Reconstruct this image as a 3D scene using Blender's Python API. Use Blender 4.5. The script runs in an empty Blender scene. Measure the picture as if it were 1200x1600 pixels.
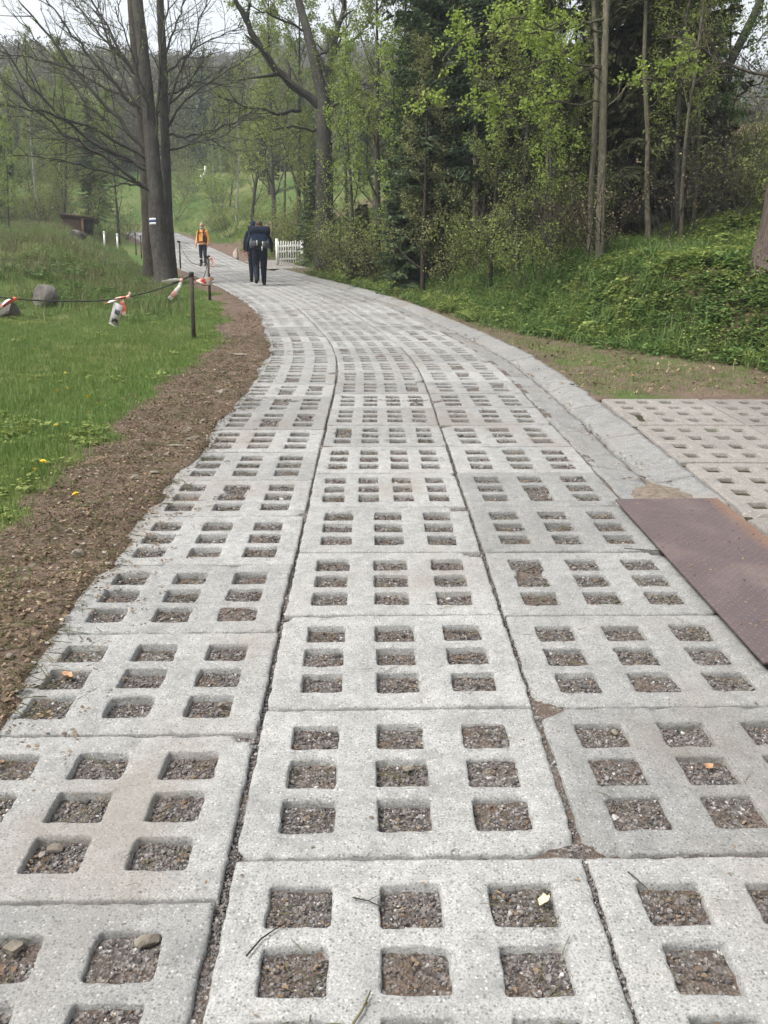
import bpy, bmesh, math, random
import numpy as np
from mathutils import Vector, Matrix

random.seed(7)
RNG = np.random.default_rng(11)
R = math.radians
SC = bpy.context.scene
COL = SC.collection

# ---------------------------------------------------------------- camera, sky, sun, exposure
CAM_Z = 1.79
PITCH = R(10.0)
FPX = 1300.0                      # focal length in pixels of the 1200 x 1600 picture
cam_data = bpy.data.cameras.new('camera')
cam_data.sensor_fit = 'VERTICAL'
cam_data.sensor_height = 24.0
cam_data.lens = 24.0 * FPX / 1600.0
cam_data.clip_start = 0.05
cam_data.clip_end = 3000.0
cam = bpy.data.objects.new('camera', cam_data)
COL.objects.link(cam)
cam.location = (0, 0, CAM_Z)
cam.rotation_euler = (R(90) - PITCH, 0, 0)
SC.camera = cam

HAZE_DENSITY = .0010
SUN_EL, SUN_AZ = R(58.0), R(-115.0)       # azimuth from straight ahead (+y), positive to the right
world = bpy.data.worlds.new('World')
SC.world = world
world.use_nodes = True
wn, wl = world.node_tree.nodes, world.node_tree.links
wn.clear()
w_out = wn.new('ShaderNodeOutputWorld')
w_bg = wn.new('ShaderNodeBackground')
w_sky = wn.new('ShaderNodeTexSky')
w_sky.sky_type = 'NISHITA'
w_sky.sun_disc = False
w_sky.sun_elevation = SUN_EL
w_sky.sun_rotation = SUN_AZ
w_sky.air_density = 1.6
w_sky.dust_density = 6.0
w_sky.ozone_density = 1.0
w_hs = wn.new('ShaderNodeHueSaturation')
w_hs.inputs['Saturation'].default_value = 0.28      # a thin white overcast
wl.new(w_sky.outputs[0], w_hs.inputs['Color'])
wl.new(w_hs.outputs[0], w_bg.inputs['Color'])
w_bg.inputs['Strength'].default_value = 0.15
wl.new(w_bg.outputs[0], w_out.inputs['Surface'])

sun_data = bpy.data.lights.new('sun', 'SUN')
sun_data.energy = 1.5
sun_data.angle = R(18)
sun_data.color = (1.0, 0.965, 0.91)
sun = bpy.data.objects.new('sun', sun_data)
COL.objects.link(sun)
sun_dir = Vector((math.sin(SUN_AZ) * math.cos(SUN_EL), math.cos(SUN_AZ) * math.cos(SUN_EL), math.sin(SUN_EL)))
sun.rotation_euler = sun_dir.to_track_quat('Z', 'Y').to_euler()
sun.location = (0, 0, 60)

SC.view_settings.view_transform = 'Standard'
SC.view_settings.look = 'None'
SC.view_settings.exposure = 1.06
SC.view_settings.gamma = 1.0
SC.view_settings.use_curve_mapping = False
SC.render.engine = 'CYCLES'
SC.cycles.use_denoising = True
SC.cycles.max_bounces = 6
SC.cycles.diffuse_bounces = 3
SC.cycles.glossy_bounces = 2
SC.cycles.transmission_bounces = 4
SC.cycles.transparent_max_bounces = 6
SC.cycles.volume_bounces = 0
SC.cycles.caustics_reflective = False
SC.cycles.caustics_refractive = False

# ---------------------------------------------------------------- numbers
def hash2(ix, iy, seed=0):
    h = (ix.astype(np.int64) * 374761393 + iy.astype(np.int64) * 668265263 + seed * 1442695041) & 0x7fffffff
    h = ((h ^ (h >> 13)) * 1274126177) & 0x7fffffff
    h = h ^ (h >> 16)
    return (h & 0xffff) / 65535.0

def noise2(x, y, seed=0):
    x = np.asarray(x, float); y = np.asarray(y, float)
    ix = np.floor(x); iy = np.floor(y)
    fx = x - ix; fy = y - iy
    fx = fx * fx * (3 - 2 * fx); fy = fy * fy * (3 - 2 * fy)
    ix = ix.astype(np.int64); iy = iy.astype(np.int64)
    a = hash2(ix, iy, seed); b = hash2(ix + 1, iy, seed)
    c = hash2(ix, iy + 1, seed); d = hash2(ix + 1, iy + 1, seed)
    return (a + (b - a) * fx) + ((c + (d - c) * fx) - (a + (b - a) * fx)) * fy      # 0..1

def fbm(x, y, seed=0, octv=3):
    s, a, t = 0.0, 1.0, 0.0
    for k in range(octv):
        s = s + a * (noise2(np.asarray(x) * 2 ** k, np.asarray(y) * 2 ** k, seed + k * 17) - 0.5)
        t += a; a *= 0.5
    return s / t * 2            # about -1..1

def sstep(a, b, x):
    t = np.clip((np.asarray(x, float) - a) / (b - a), 0, 1)
    return t * t * (3 - 2 * t)

# ---------------------------------------------------------------- the lie of the land
_Y = np.arange(-80, 700, 0.1)
def _table(pts, sig):
    p = np.array(pts, float)
    v = np.interp(_Y, p[:, 0], p[:, 1])
    s0 = (p[1, 1] - p[0, 1]) / (p[1, 0] - p[0, 0])
    v = np.where(_Y < p[0, 0], p[0, 1] + s0 * (_Y - p[0, 0]), v)
    k = np.arange(-int(sig * 30), int(sig * 30) + 1) * 0.1
    w = np.exp(-0.5 * (k / sig) ** 2); w /= w.sum()
    vp = np.pad(v, len(k) // 2, mode='edge')
    return np.convolve(vp, w, mode='valid')
ZR = _table([(-6, -1.07), (0, 0.0), (2.22, .39), (3.73, .66), (5.2, .905), (7, 1.19), (9, 1.50), (12.2, 1.97), (15.5, 2.47), (19.5, 3.12),
             (24.3, 3.93), (35.7, 5.84), (46.8, 8.12), (54, 9.7), (70, 13.2), (100, 21), (150, 38), (220, 63), (270, 80), (310, 84), (420, 78)], 1.0)
XR = _table([(-6, .14), (0, .09), (2.2, .075), (5.2, .02), (8.4, -.02), (10.5, -.04), (12.2, -.15), (14.3, -.46), (19.5, -1.45), (24.3, -2.95),
             (35.7, -7.1), (46.8, -11.1), (54, -14.0), (62, -17.4), (80, -25), (120, -45)], 1.3)
def zr(y): return np.interp(y, _Y, ZR)
def xr(y): return np.interp(y, _Y, XR)
def dxr(y): return (xr(np.asarray(y) + .25) - xr(np.asarray(y) - .25)) / .5
def lat(x, y):
    """signed distance from the road's middle line, left negative"""
    return (np.asarray(x, float) - xr(y)) / np.sqrt(1 + dxr(y) ** 2)

def foot_r(y):
    return np.interp(y, [-5, 8.8, 10, 12.0, 14, 16, 22, 30, 33, 37, 40, 60], [7.5, 6.5, 5.4, 4.2, 3.2, 2.8, 2.5, 2.5, 3.6, 3.8, 2.8, 3.5])

def terrain(x, y):
    """height of the land without the road's bed"""
    x = np.asarray(x, float); y = np.asarray(y, float)
    d = lat(x, y); z = zr(y)
    far = sstep(60, 110, y)
    # left bank: lawn first, then a rise of old grass, level with the road's edge
    bank = 1.3 * sstep(16.5, 26.5, y + .25 * (x + 8) * 0.6) * sstep(3.2, 6.6, -d)
    bank = bank + 0.25 * sstep(17, 20, y) * sstep(5.5, 7, -d) * fbm(x * .7, y * .7, 5)
    bank = bank - 0.8 * sstep(30, 50, y) * sstep(6, 15, -d)
    z = z + bank * (1 - far)
    lawn = sstep(2.0, 3.5, -d)
    z = z + lawn * (.05 * fbm(x * .6, y * .6, 9) - .02) * (1 - far)
    # right bank: verge, rise, wooded slope
    f = foot_r(y)
    t = np.maximum(d - f, 0)
    rise = 1.0 * sstep(0, 2.1, t) + .13 * np.maximum(t - .9, 0) + .24 * np.maximum(t - 3.6, 0)
    rise = 9 * (1 - np.exp(-rise / 9))
    rough = .16 * fbm(x * .9, y * .9, 21, 4) + .3 * fbm(x * .3, y * .3, 22)
    z = z + (rise + rough * sstep(.1, 2.0, t)) * (1 - far)
    z = z + .02 * fbm(x * 2.2, y * 2.2, 31) * sstep(2.2, 3.0, d)
    # far wooded hill
    z = z + far * (9 * fbm(x * .012 + 3, y * .012, 40) + 3 * fbm(x * .05, y * .05, 41))
    z = z + far * 4 * sstep(-90, -20, x) * (1 - sstep(-20, 60, x))
    return z

def edge_cover(x, y):
    """how far the soil creeps over the left ends of the slabs (limit in d)"""
    return -1.475 + .06 * fbm(x * 1.3, y * 1.7, 61) + .03 * fbm(x * 5, y * 5, 62) + .035 * np.clip(fbm(x * .3, y * .9, 63) - .3, 0, 1) * 4

def ground(x, y):
    x = np.asarray(x, float); y = np.asarray(y, float)
    d = lat(x, y); z = terrain(x, y)
    lim = edge_cover(x, y)
    near = 1 - sstep(50, 62, y)
    soil = .012 + .022 * fbm(x * 3, y * 3, 71) + .012 * fbm(x * 11, y * 11, 72)
    z = z + soil * sstep(-3.2, -2.2, d) * (d < 0) * near
    bed = sstep(0, .11, d - lim) * (1 - sstep(2.10, 2.20, d)) * near
    z = z - .16 * bed
    pad = sstep(4.0, 4.2, y) * (1 - sstep(8.52, 8.62, y)) * sstep(2.05, 2.2, d) * (1 - sstep(4.3, 4.5, d))
    z = z - .10 * pad
    return z

# pixels of the photograph -> points of the place
def ray(px, py):
    u = (px - 600.0) / FPX; v = (py - 800.0) / FPX
    cp, sp = math.cos(PITCH), math.sin(PITCH)
    return np.array([u, cp - v * sp, -sp - v * cp])        # per metre of depth along the lens axis
def at(px, py, depth):
    return np.array([0, 0, CAM_Z]) + ray(px, py) * depth
def on_ground(px, py, fn=terrain):
    r = ray(px, py)
    t = np.geomspace(.5, 320, 4000)
    h = CAM_Z + r[2] * t - fn(r[0] * t, r[1] * t)
    k = int(np.argmax(h < 0)) if (h < 0).any() else len(t) - 1
    a, b = t[max(k - 1, 0)], t[k]
    for _ in range(20):
        m = .5 * (a + b)
        if CAM_Z + r[2] * m - float(fn(r[0] * m, r[1] * m)) < 0: b = m
        else: a = m
    return np.array([r[0] * a, r[1] * a, CAM_Z + r[2] * a])
def column(px, depth):
    """ground point under pixel column px at that depth (x from the column, height from the land)"""
    u = (px - 600.0) / FPX
    y = depth * 1.03
    return np.array([u * depth, y, float(ground(u * depth, y))])

# ---------------------------------------------------------------- mesh and object helpers
def make_mesh(name, V, quads=None, tris=None, mats=(), smooth=False, mat_idx=None):
    V = np.asarray(V, np.float32)
    q = np.zeros((0, 4), np.int32) if quads is None or len(quads) == 0 else np.asarray(quads, np.int32)
    t = np.zeros((0, 3), np.int32) if tris is None or len(tris) == 0 else np.asarray(tris, np.int32)
    me = bpy.data.meshes.new(name)
    me.vertices.add(len(V)); me.vertices.foreach_set('co', V.ravel())
    nl = q.size + t.size
    me.loops.add(nl)
    me.loops.foreach_set('vertex_index', np.concatenate([q.ravel(), t.ravel()]))
    npoly = len(q) + len(t)
    me.polygons.add(npoly)
    starts = np.concatenate([np.arange(len(q)) * 4, q.size + np.arange(len(t)) * 3]).astype(np.int32)
    me.polygons.foreach_set('loop_start', starts)
    if smooth: me.polygons.foreach_set('use_smooth', np.ones(npoly, bool))
    for m in mats: me.materials.append(m)
    if mat_idx is not None: me.polygons.foreach_set('material_index', np.asarray(mat_idx, np.int32))
    me.update(calc_edges=True)
    me.validate()
    return me

def link(name, data, parent=None, loc=None):
    o = bpy.data.objects.new(name, data)
    COL.objects.link(o)
    if parent is not None: o.parent = parent
    if loc is not None: o.location = loc
    return o
def tag(o, label=None, cat=None, group=None, kind=None):
    if label: o['label'] = label
    if cat: o['category'] = cat
    if group: o['group'] = group
    if kind: o['kind'] = kind
    return o
def thing(name, label, cat, loc=(0, 0, 0), rz=0.0, group=None):
    o = link(name, None, None, tuple(float(c) for c in loc))
    o.rotation_euler = (0, 0, rz)
    o.empty_display_size = .2
    return tag(o, label, cat, group)

class Geo:
    """collects pieces of one mesh"""
    def __init__(s): s.V = []; s.Q = []; s.T = []; s.MQ = []; s.MT = []; s.n = 0
    def add(s, V, Q=None, T=None, m=0):
        V = np.asarray(V, float).reshape(-1, 3)
        if Q is not None and len(Q): s.Q.append(np.asarray(Q, int) + s.n); s.MQ.append(np.full(len(Q), m))
        if T is not None and len(T): s.T.append(np.asarray(T, int) + s.n); s.MT.append(np.full(len(T), m))
        s.V.append(V); s.n += len(V)
    def mesh(s, name, mats, smooth=False):
        V = np.concatenate(s.V) if s.V else np.zeros((0, 3))
        Q = np.concatenate(s.Q) if s.Q else None
        T = np.concatenate(s.T) if s.T else None
        mi = np.concatenate([np.concatenate(s.MQ) if s.MQ else np.zeros(0), np.concatenate(s.MT) if s.MT else np.zeros(0)])
        return make_mesh(name, V, Q, T, mats, smooth, mi)
    def tube(s, P, rad, sides=6, m=0, cap=True):
        P = np.asarray(P, float); n = len(P)
        rad = np.broadcast_to(np.asarray(rad, float), (n,))
        T = np.gradient(P, axis=0); T /= np.linalg.norm(T, axis=1)[:, None] + 1e-9
        ref = np.array([0, 0, 1.0]) if abs(T[:, 2]).mean() < .8 else np.array([1.0, 0, 0])
        A = np.cross(T, ref); A /= np.linalg.norm(A, axis=1)[:, None] + 1e-9
        B = np.cross(T, A)
        ang = np.arange(sides) * 2 * math.pi / sides
        V = P[:, None] + rad[:, None, None] * (np.cos(ang)[None, :, None] * A[:, None] + np.sin(ang)[None, :, None] * B[:, None])
        i = np.arange(n - 1)[:, None] * sides; j = np.arange(sides)[None]
        j2 = (j + 1) % sides
        Q = np.stack([i + j, i + j2, i + sides + j2, i + sides + j], -1).reshape(-1, 4)
        V = V.reshape(-1, 3); Tt = []
        if cap:
            V = np.vstack([V, P[:1], P[-1:]])
            c0, c1 = n * sides, n * sides + 1
            for k in range(sides):
                k2 = (k + 1) % sides
                Tt.append((c0, k2, k)); Tt.append((c1, (n - 1) * sides + k, (n - 1) * sides + k2))
        s.add(V, Q, Tt, m)
    def box(s, c, size, m=0, M=None, bev=0.0):
        hx, hy, hz = [k / 2 for k in size]
        V = np.array([(x, y, z) for z in (-hz, hz) for y in (-hy, hy) for x in (-hx, hx)], float)
        if M is not None: V = V @ np.array(M.to_3x3()).T
        V = V + np.asarray(c, float)
        s.add(V, [(0, 2, 3, 1), (4, 5, 7, 6), (0, 1, 5, 4), (2, 6, 7, 3), (0, 4, 6, 2), (1, 3, 7, 5)], None, m)

def rounded_box(size, bevel, seg=2, jit=0.0, seed=0):
    bm = bmesh.new()
    bmesh.ops.create_cube(bm, size=1.0)
    for v in bm.verts: v.co = Vector((v.co.x * size[0], v.co.y * size[1], v.co.z * size[2]))
    bmesh.ops.bevel(bm, geom=bm.edges[:], offset=bevel, segments=seg, affect='EDGES', profile=.6)
    rr = random.Random(seed)
    if jit:
        for v in bm.verts: v.co += Vector((rr.uniform(-jit, jit), rr.uniform(-jit, jit), rr.uniform(-jit, jit)))
    return bm
def bm_obj(name, bm, mats, parent=None, loc=None, smooth=True):
    me = bpy.data.meshes.new(name)
    bm.to_mesh(me); bm.free()
    for m in (mats if isinstance(mats, (list, tuple)) else [mats]): me.materials.append(m)
    if smooth:
        for p in me.polygons: p.use_smooth = True
    return link(name, me, parent, loc)

# ---------------------------------------------------------------- material helpers
class NT:
    def __init__(s, name):
        s.m = bpy.data.materials.new(name); s.m.use_nodes = True
        s.t = s.m.node_tree; s.t.nodes.clear()
        s.out = s.t.nodes.new('ShaderNodeOutputMaterial')
    def n(s, typ, **kw):
        nd = s.t.nodes.new(typ)
        for k, v in kw.items():
            if k.startswith('_'): setattr(nd, k[1:], v)
            else:
                key = int(k[1:]) if k[0] == 'i' and k[1:].isdigit() else k.replace('__', ' ')
                s.set(nd.inputs[key], v)
        return nd
    def set(s, sock, v):
        if isinstance(v, bpy.types.NodeSocket): s.t.links.new(v, sock)
        elif isinstance(v, bpy.types.Node): s.t.links.new(v.outputs[0], sock)
        else:
            if sock.type == 'RGBA' and len(v) == 3: v = (*v, 1)
            sock.default_value = v
    def pos(s): return s.n('ShaderNodeNewGeometry').outputs['Position']
    def noise(s, vec, scale, detail=3, rough=.55):
        return s.n('ShaderNodeTexNoise', Vector=vec, Scale=scale, Detail=detail, Roughness=rough).outputs['Fac']
    def vor(s, vec, scale, out='Distance', feature='F1'):
        return s.n('ShaderNodeTexVoronoi', _feature=feature, Vector=vec, Scale=scale).outputs[out]
    def ramp(s, fac, stops, interp='LINEAR'):
        nd = s.n('ShaderNodeValToRGB', Fac=fac)
        cr = nd.color_ramp; cr.interpolation = interp
        while len(cr.elements) < len(stops): cr.elements.new(.5)
        for e, (p, c) in zip(cr.elements, stops):
            e.position = p
            c = (c, c, c) if isinstance(c, (int, float)) else c
            e.color = (*c, 1)
        return nd.outputs['Color']
    def mix(s, fac, a, b, mode='MIX'):
        nd = s.n('ShaderNodeMix', _data_type='RGBA', _blend_type=mode)
        s.set(nd.inputs[0], fac); s.set(nd.inputs[6], a); s.set(nd.inputs[7], b)
        return nd.outputs[2]
    def math(s, op, a, b=0.0):
        nd = s.n('ShaderNodeMath', _operation=op); s.set(nd.inputs[0], a); s.set(nd.inputs[1], b)
        return nd.outputs[0]
    def bump(s, h, strength, dist=.01, normal=None):
        nd = s.n('ShaderNodeBump', Height=h, Strength=strength, Distance=dist)
        if normal is not None: s.set(nd.inputs['Normal'], normal)
        return nd.outputs[0]
    def attr(s, name):
        return s.n('ShaderNodeAttribute', _attribute_name=name)
    def bsdf(s, color, rough=.85, normal=None, spec=.3, metal=0.0):
        b = s.n('ShaderNodeBsdfPrincipled')
        s.set(b.inputs['Base Color'], color); s.set(b.inputs['Roughness'], rough)
        s.set(b.inputs['Specular IOR Level'], spec); s.set(b.inputs['Metallic'], metal)
        if normal is not None: s.set(b.inputs['Normal'], normal)
        s.t.links.new(b.outputs[0], s.out.inputs['Surface'])
        return b
MATS = {}
def plain(name, color, rough=.8, var=.15, scale=8.0, spec=.3, metal=0.0, bump=.0):
    """a painted / cloth / wooden surface with uneven tone"""
    if name in MATS: return MATS[name]
    t = NT(name); co = t.n('ShaderNodeTexCoord').outputs['Object']
    f = t.noise(co, scale, 4)
    c = np.array(color)
    col = t.ramp(f, [(.25, tuple(c * (1 - var))), (.75, tuple(np.minimum(c * (1 + var), 1)))])
    nr = t.bump(t.noise(co, scale * 6, 3), bump, .01) if bump else None
    t.bsdf(col, rough, nr, spec, metal)
    MATS[name] = t.m
    return t.m

def sub(parent, o):
    """make o a sub-part of parent (both already under one thing)"""
    o.parent = parent; o.location = Vector(o.location) - Vector(parent.location)
    return o
# ---------------------------------------------------------------- materials of ground and road
def mat_concrete(name, tint=(1, .99, .955), vary=1.0, lo=.175, hi=.335):
    t = NT(name); p = t.pos()
    rnd = t.n('ShaderNodeObjectInfo').outputs['Random']
    big = t.noise(p, 2.3, 4, .6)
    mid = t.noise(p, 17, 4, .65)
    fine = t.noise(p, 170, 2, .7)
    c = t.ramp(t.math('ADD', t.math('MULTIPLY', big, .45), t.math('MULTIPLY', mid, .55)), [(.33, tuple(lo * k for k in tint)), (.66, tuple(hi * k for k in tint))])
    # exposed aggregate: pale and dark stones, pores
    agg = t.vor(p, 95, 'Color'); aggd = t.vor(p, 95)
    ag = t.n('ShaderNodeSeparateColor', Color=agg)
    stone = t.ramp(aggd, [(.28, 1.0), (.42, 0.0)])
    dark = t.math('MULTIPLY', stone, t.ramp(ag.outputs[0], [(.62, 0.0), (.70, 1.0)]))
    pale = t.math('MULTIPLY', stone, t.ramp(ag.outputs[1], [(.66, 0.0), (.74, 1.0)]))
    c = t.mix(t.math('MULTIPLY', dark, .72), c, (.075, .073, .07))
    c = t.mix(t.math('MULTIPLY', pale, .6), c, (.46, .45, .435))
    agg2 = t.n('ShaderNodeSeparateColor', Color=t.vor(p, 38, 'Color'))
    st2 = t.math('MULTIPLY', t.ramp(t.vor(p, 38), [(.16, 1.0), (.24, 0.0)]), t.ramp(agg2.outputs[2], [(.72, 0.0), (.76, 1.0)]))
    c = t.mix(t.math('MULTIPLY', st2, .55), c, (.11, .107, .10))
    c = t.mix(t.ramp(fine, [(.36, .75), (.56, 0.0)]), c, (.12, .128, .122))
    # old dirt stains with shapes of their own, and each slab's own tone
    st = t.ramp(t.noise(p, 1.15, 5, .62), [(.53, 0.0), (.70, .6)])
    c = t.mix(st, c, (.15, .13, .11))
    tone = t.ramp(rnd, [(0, 1 - .20 * vary), (.5, 1.0), (1, 1 + .12 * vary)])
    c = t.mix(1.0, c, tone, 'MULTIPLY')
    h = t.math('ADD', t.math('MULTIPLY', fine, .5), t.math('MULTIPLY', t.noise(p, 60, 3), .8))
    t.bsdf(c, .92, t.bump(h, .55, .006), .25)
    return t.m
M_CONC = mat_concrete('concrete')
M_CONC_B = mat_concrete('concrete beige', (1.04, .94, .85), .6, .14, .255)
M_CONC_G = mat_concrete('concrete grey', (1, .985, .95), .25, .13, .26)

def mat_ground():
    t = NT('soil and turf'); p = t.pos()
    g = t.attr('grass').outputs['Fac']; lit = t.attr('litter').outputs['Fac']
    n1 = t.noise(p, 3.0, 5, .65); n2 = t.noise(p, 30, 4, .7); n3 = t.noise(p, 140, 3, .7)
    soil = t.ramp(n2, [(.28, (.070, .048, .036)), (.5, (.125, .090, .068)), (.72, (.19, .145, .113))])
    soil = t.mix(t.ramp(n3, [(.58, 0.0), (.70, .8)]), soil, (.27, .215, .165))
    soil = t.mix(t.ramp(n1, [(.35, .5), (.6, 0.0)]), soil, (.052, .034, .026))
    leaf = t.vor(p, 24, 'Color')
    ls = t.n('ShaderNodeSeparateColor', Color=leaf)
    litter = t.ramp(ls.outputs[0], [(0, (.045, .032, .022)), (.45, (.115, .08, .05)), (.8, (.17, .125, .08)), (1, (.07, .09, .035))])
    turf = t.ramp(n2, [(.3, (.028, .058, .012)), (.7, (.075, .13, .028))])
    turf = t.mix(t.ramp(t.noise(p, .22, 4, .6), [(.42, 0.0), (.62, .75)]), turf, (.125, .125, .045))
    c = t.mix(lit, soil, litter)
    c = t.mix(t.ramp(t.math('ADD', g, t.math('MULTIPLY', t.math('SUBTRACT', n2, .5), .7)), [(.38, 0.0), (.62, 1.0)]), c, turf)
    h = t.math('ADD', n2, t.math('MULTIPLY', n3, .5))
    t.bsdf(c, .95, t.bump(h, .8, .02), .15)
    return t.m
M_GROUND = mat_ground()

def mat_gravel(island):
    t = NT('gravel stones' if island else 'gravel bed'); p = t.pos()
    if island:
        rd = t.n('ShaderNodeNewGeometry').outputs['Random Per Island']
        c = t.ramp(rd, [(0, (.05, .045, .042)), (.3, (.12, .11, .105)), (.55, (.19, .165, .145)), (.8, (.26, .25, .245)), (.93, (.17, .10, .065)), (1, (.46, .45, .43))])
        t.bsdf(c, .8, t.bump(t.noise(p, 300, 2), .3, .003), .35)
    else:
        v = t.vor(p, 110, 'Color'); s = t.n('ShaderNodeSeparateColor', Color=v)
        c = t.ramp(s.outputs[0], [(0, (.035, .029, .026)), (.4, (.075, .066, .060)), (.75, (.125, .113, .105)), (.95, (.20, .19, .18)), (1, (.36, .35, .34))])
        big = t.noise(p, 7, 4, .6)
        c = t.mix(t.ramp(big, [(.45, 0.0), (.65, .75)]), c, (.095, .066, .048))
        t.bsdf(c, .9, t.bump(t.vor(p, 110), .9, .008), .25)
    return t.m
M_GRAVEL = mat_gravel(False); M_STONES = mat_gravel(True)

# ---------------------------------------------------------------- ground sheet
def axis(lo, hi, c0, c1, base, growth):
    a = [c0]
    while a[-1] < c1: a.append(a[-1] + base)
    s = base
    while a[-1] < hi: s *= 1 + growth; a.append(a[-1] + s)
    b = [c0]; s = base
    while b[-1] > lo: s *= 1 + growth; b.append(b[-1] - s)
    return np.array(b[:0:-1] + a)
gx = axis(-420, 420, -3.6, 3.2, .06, .055)
gy = axis(-60, 560, 1.2, 9.0, .06, .028)
GX, GY = np.meshgrid(gx, gy)
GZ = ground(GX, GY)
nx, ny = len(gx), len(gy)
idx = np.arange(nx * ny).reshape(ny, nx)
gq = np.stack([idx[:-1, :-1], idx[:-1, 1:], idx[1:, 1:], idx[1:, :-1]], -1).reshape(-1, 4)
gme = make_mesh('ground', np.stack([GX, GY, GZ], -1).reshape(-1, 3), gq, None, [M_GROUND], True)

def grass_mask(x, y):
    d = lat(x, y)
    lim = -2.25 + .45 * fbm(x * .7, y * .8, 81) + .18 * fbm(x * 3, y * 3, 82)
    lim = lim - .35 * sstep(7, 3.5, y) + .25 * sstep(14, 22, y)
    m = sstep(.12, -.25, d - lim)
    worn = np.clip(fbm(x * .9, y * .9, 83) - .25, 0, 1) * 1.2 * sstep(1.8, .3, -(d - lim))
    left = np.clip(m - worn, 0, 1) * (d < 0)
    f = foot_r(y)
    vr = sstep(2.15, 2.5, d) * (.30 + .38 * fbm(x * .8, y * .8, 84) ) * sstep(f + 2.4, f + .6, d)
    right = np.clip(vr, 0, 1) * (d > 0)
    return np.clip(left + right, 0, 1)
def litter_mask(x, y):
    d = lat(x, y); f = foot_r(y)
    r = sstep(f - .8, f + 1.0, d) * (d > 0)
    far = sstep(85, 105, y)
    return np.clip(np.maximum(r, far), 0, 1)
for nm, arr in (('grass', np.maximum(grass_mask(GX, GY), sstep(44, 54, GY) * sstep(30, 18, lat(GX, GY)) * ((np.abs(lat(GX, GY)) > 2.2) | (GY > 58))) * (1 - sstep(85, 110, GY))), ('litter', litter_mask(GX, GY))):
    a = gme.attributes.new(nm, 'FLOAT', 'POINT'); a.data.foreach_set('value', arr.astype(np.float32).ravel())
tag(link('ground', gme), 'bare brown soil verge, lawn and wooded slopes on either side of the road', 'ground', kind='structure')

# ---------------------------------------------------------------- road: gravel bed with concrete grid slabs
cy = np.arange(-3.0, 60.0, .02)
cx = xr(cy); ch = dxr(cy)
nrm = np.stack([np.ones_like(cy), -ch], -1) / np.sqrt(1 + ch ** 2)[:, None]       # to the right of the middle line
def offset_path(o):
    X = cx + o * nrm[:, 0]; Y = cy + o * nrm[:, 1]; Z = zr(Y)
    P = np.stack([X, Y, Z], -1)
    s = np.concatenate([[0], np.cumsum(np.linalg.norm(np.diff(P, axis=0), axis=1))])
    return P, s
# the bed, filled unevenly: some holes deep, some brim-full
def bed_fill(x, y):
    f = fbm(x * 2.1, y * 2.1, 93) + .7 * (noise2(x * 4.2, y * 4.9, 94) - .5)
    return .022 * np.clip(f, 0, 1) - .012 * np.clip(-f, 0, 1)
bs = np.concatenate([np.arange(0, 620, 2), np.arange(620, len(cy), 8)])
bo = np.concatenate([np.linspace(-1.62, 1.60, 110)])
BX = cx[bs][:, None] + bo[None] * nrm[bs, 0][:, None]; BY = cy[bs][:, None] + bo[None] * nrm[bs, 1][:, None]
BZ = zr(BY) - np.interp(BY, [5, 12], [.027, .020]) + .010 * fbm(BX * 9, BY * 9, 91) + .006 * fbm(BX * 40, BY * 40, 92)
BZ = BZ + bed_fill(BX, BY)
bi = np.arange(BX.size).reshape(BX.shape)
bq = np.stack([bi[:-1, :-1], bi[:-1, 1:], bi[1:, 1:], bi[1:, :-1]], -1).reshape(-1, 4)
road = tag(link('road', make_mesh('road', np.stack([BX, BY, BZ], -1).reshape(-1, 3), bq, None, [M_GRAVEL], True)),
           'road of pale concrete grid slabs laid in three lanes, curving uphill', 'road', kind='structure')

def lines(half, edges, step, fine=True):
    base = list(np.arange(-half, half + 1e-6, step))
    add = [-half, -half + .004, -half + .010, -half + .018, half - .018, half - .010, half - .004, half]
    for e in edges:
        add += [e - .010, e - .005, e - .001, e + .003, e + .010] if fine else [e - .006, e + .002]
    if not fine: add = [-half, -half + .012, half - .012, half] + [a for a in add if abs(a) < half - .02]
    a = sorted(set(add)); out = list(a)
    for b in base:
        if min(abs(b - k) for k in a) > step * .55: out.append(b)
    return np.array(sorted(out))

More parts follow.
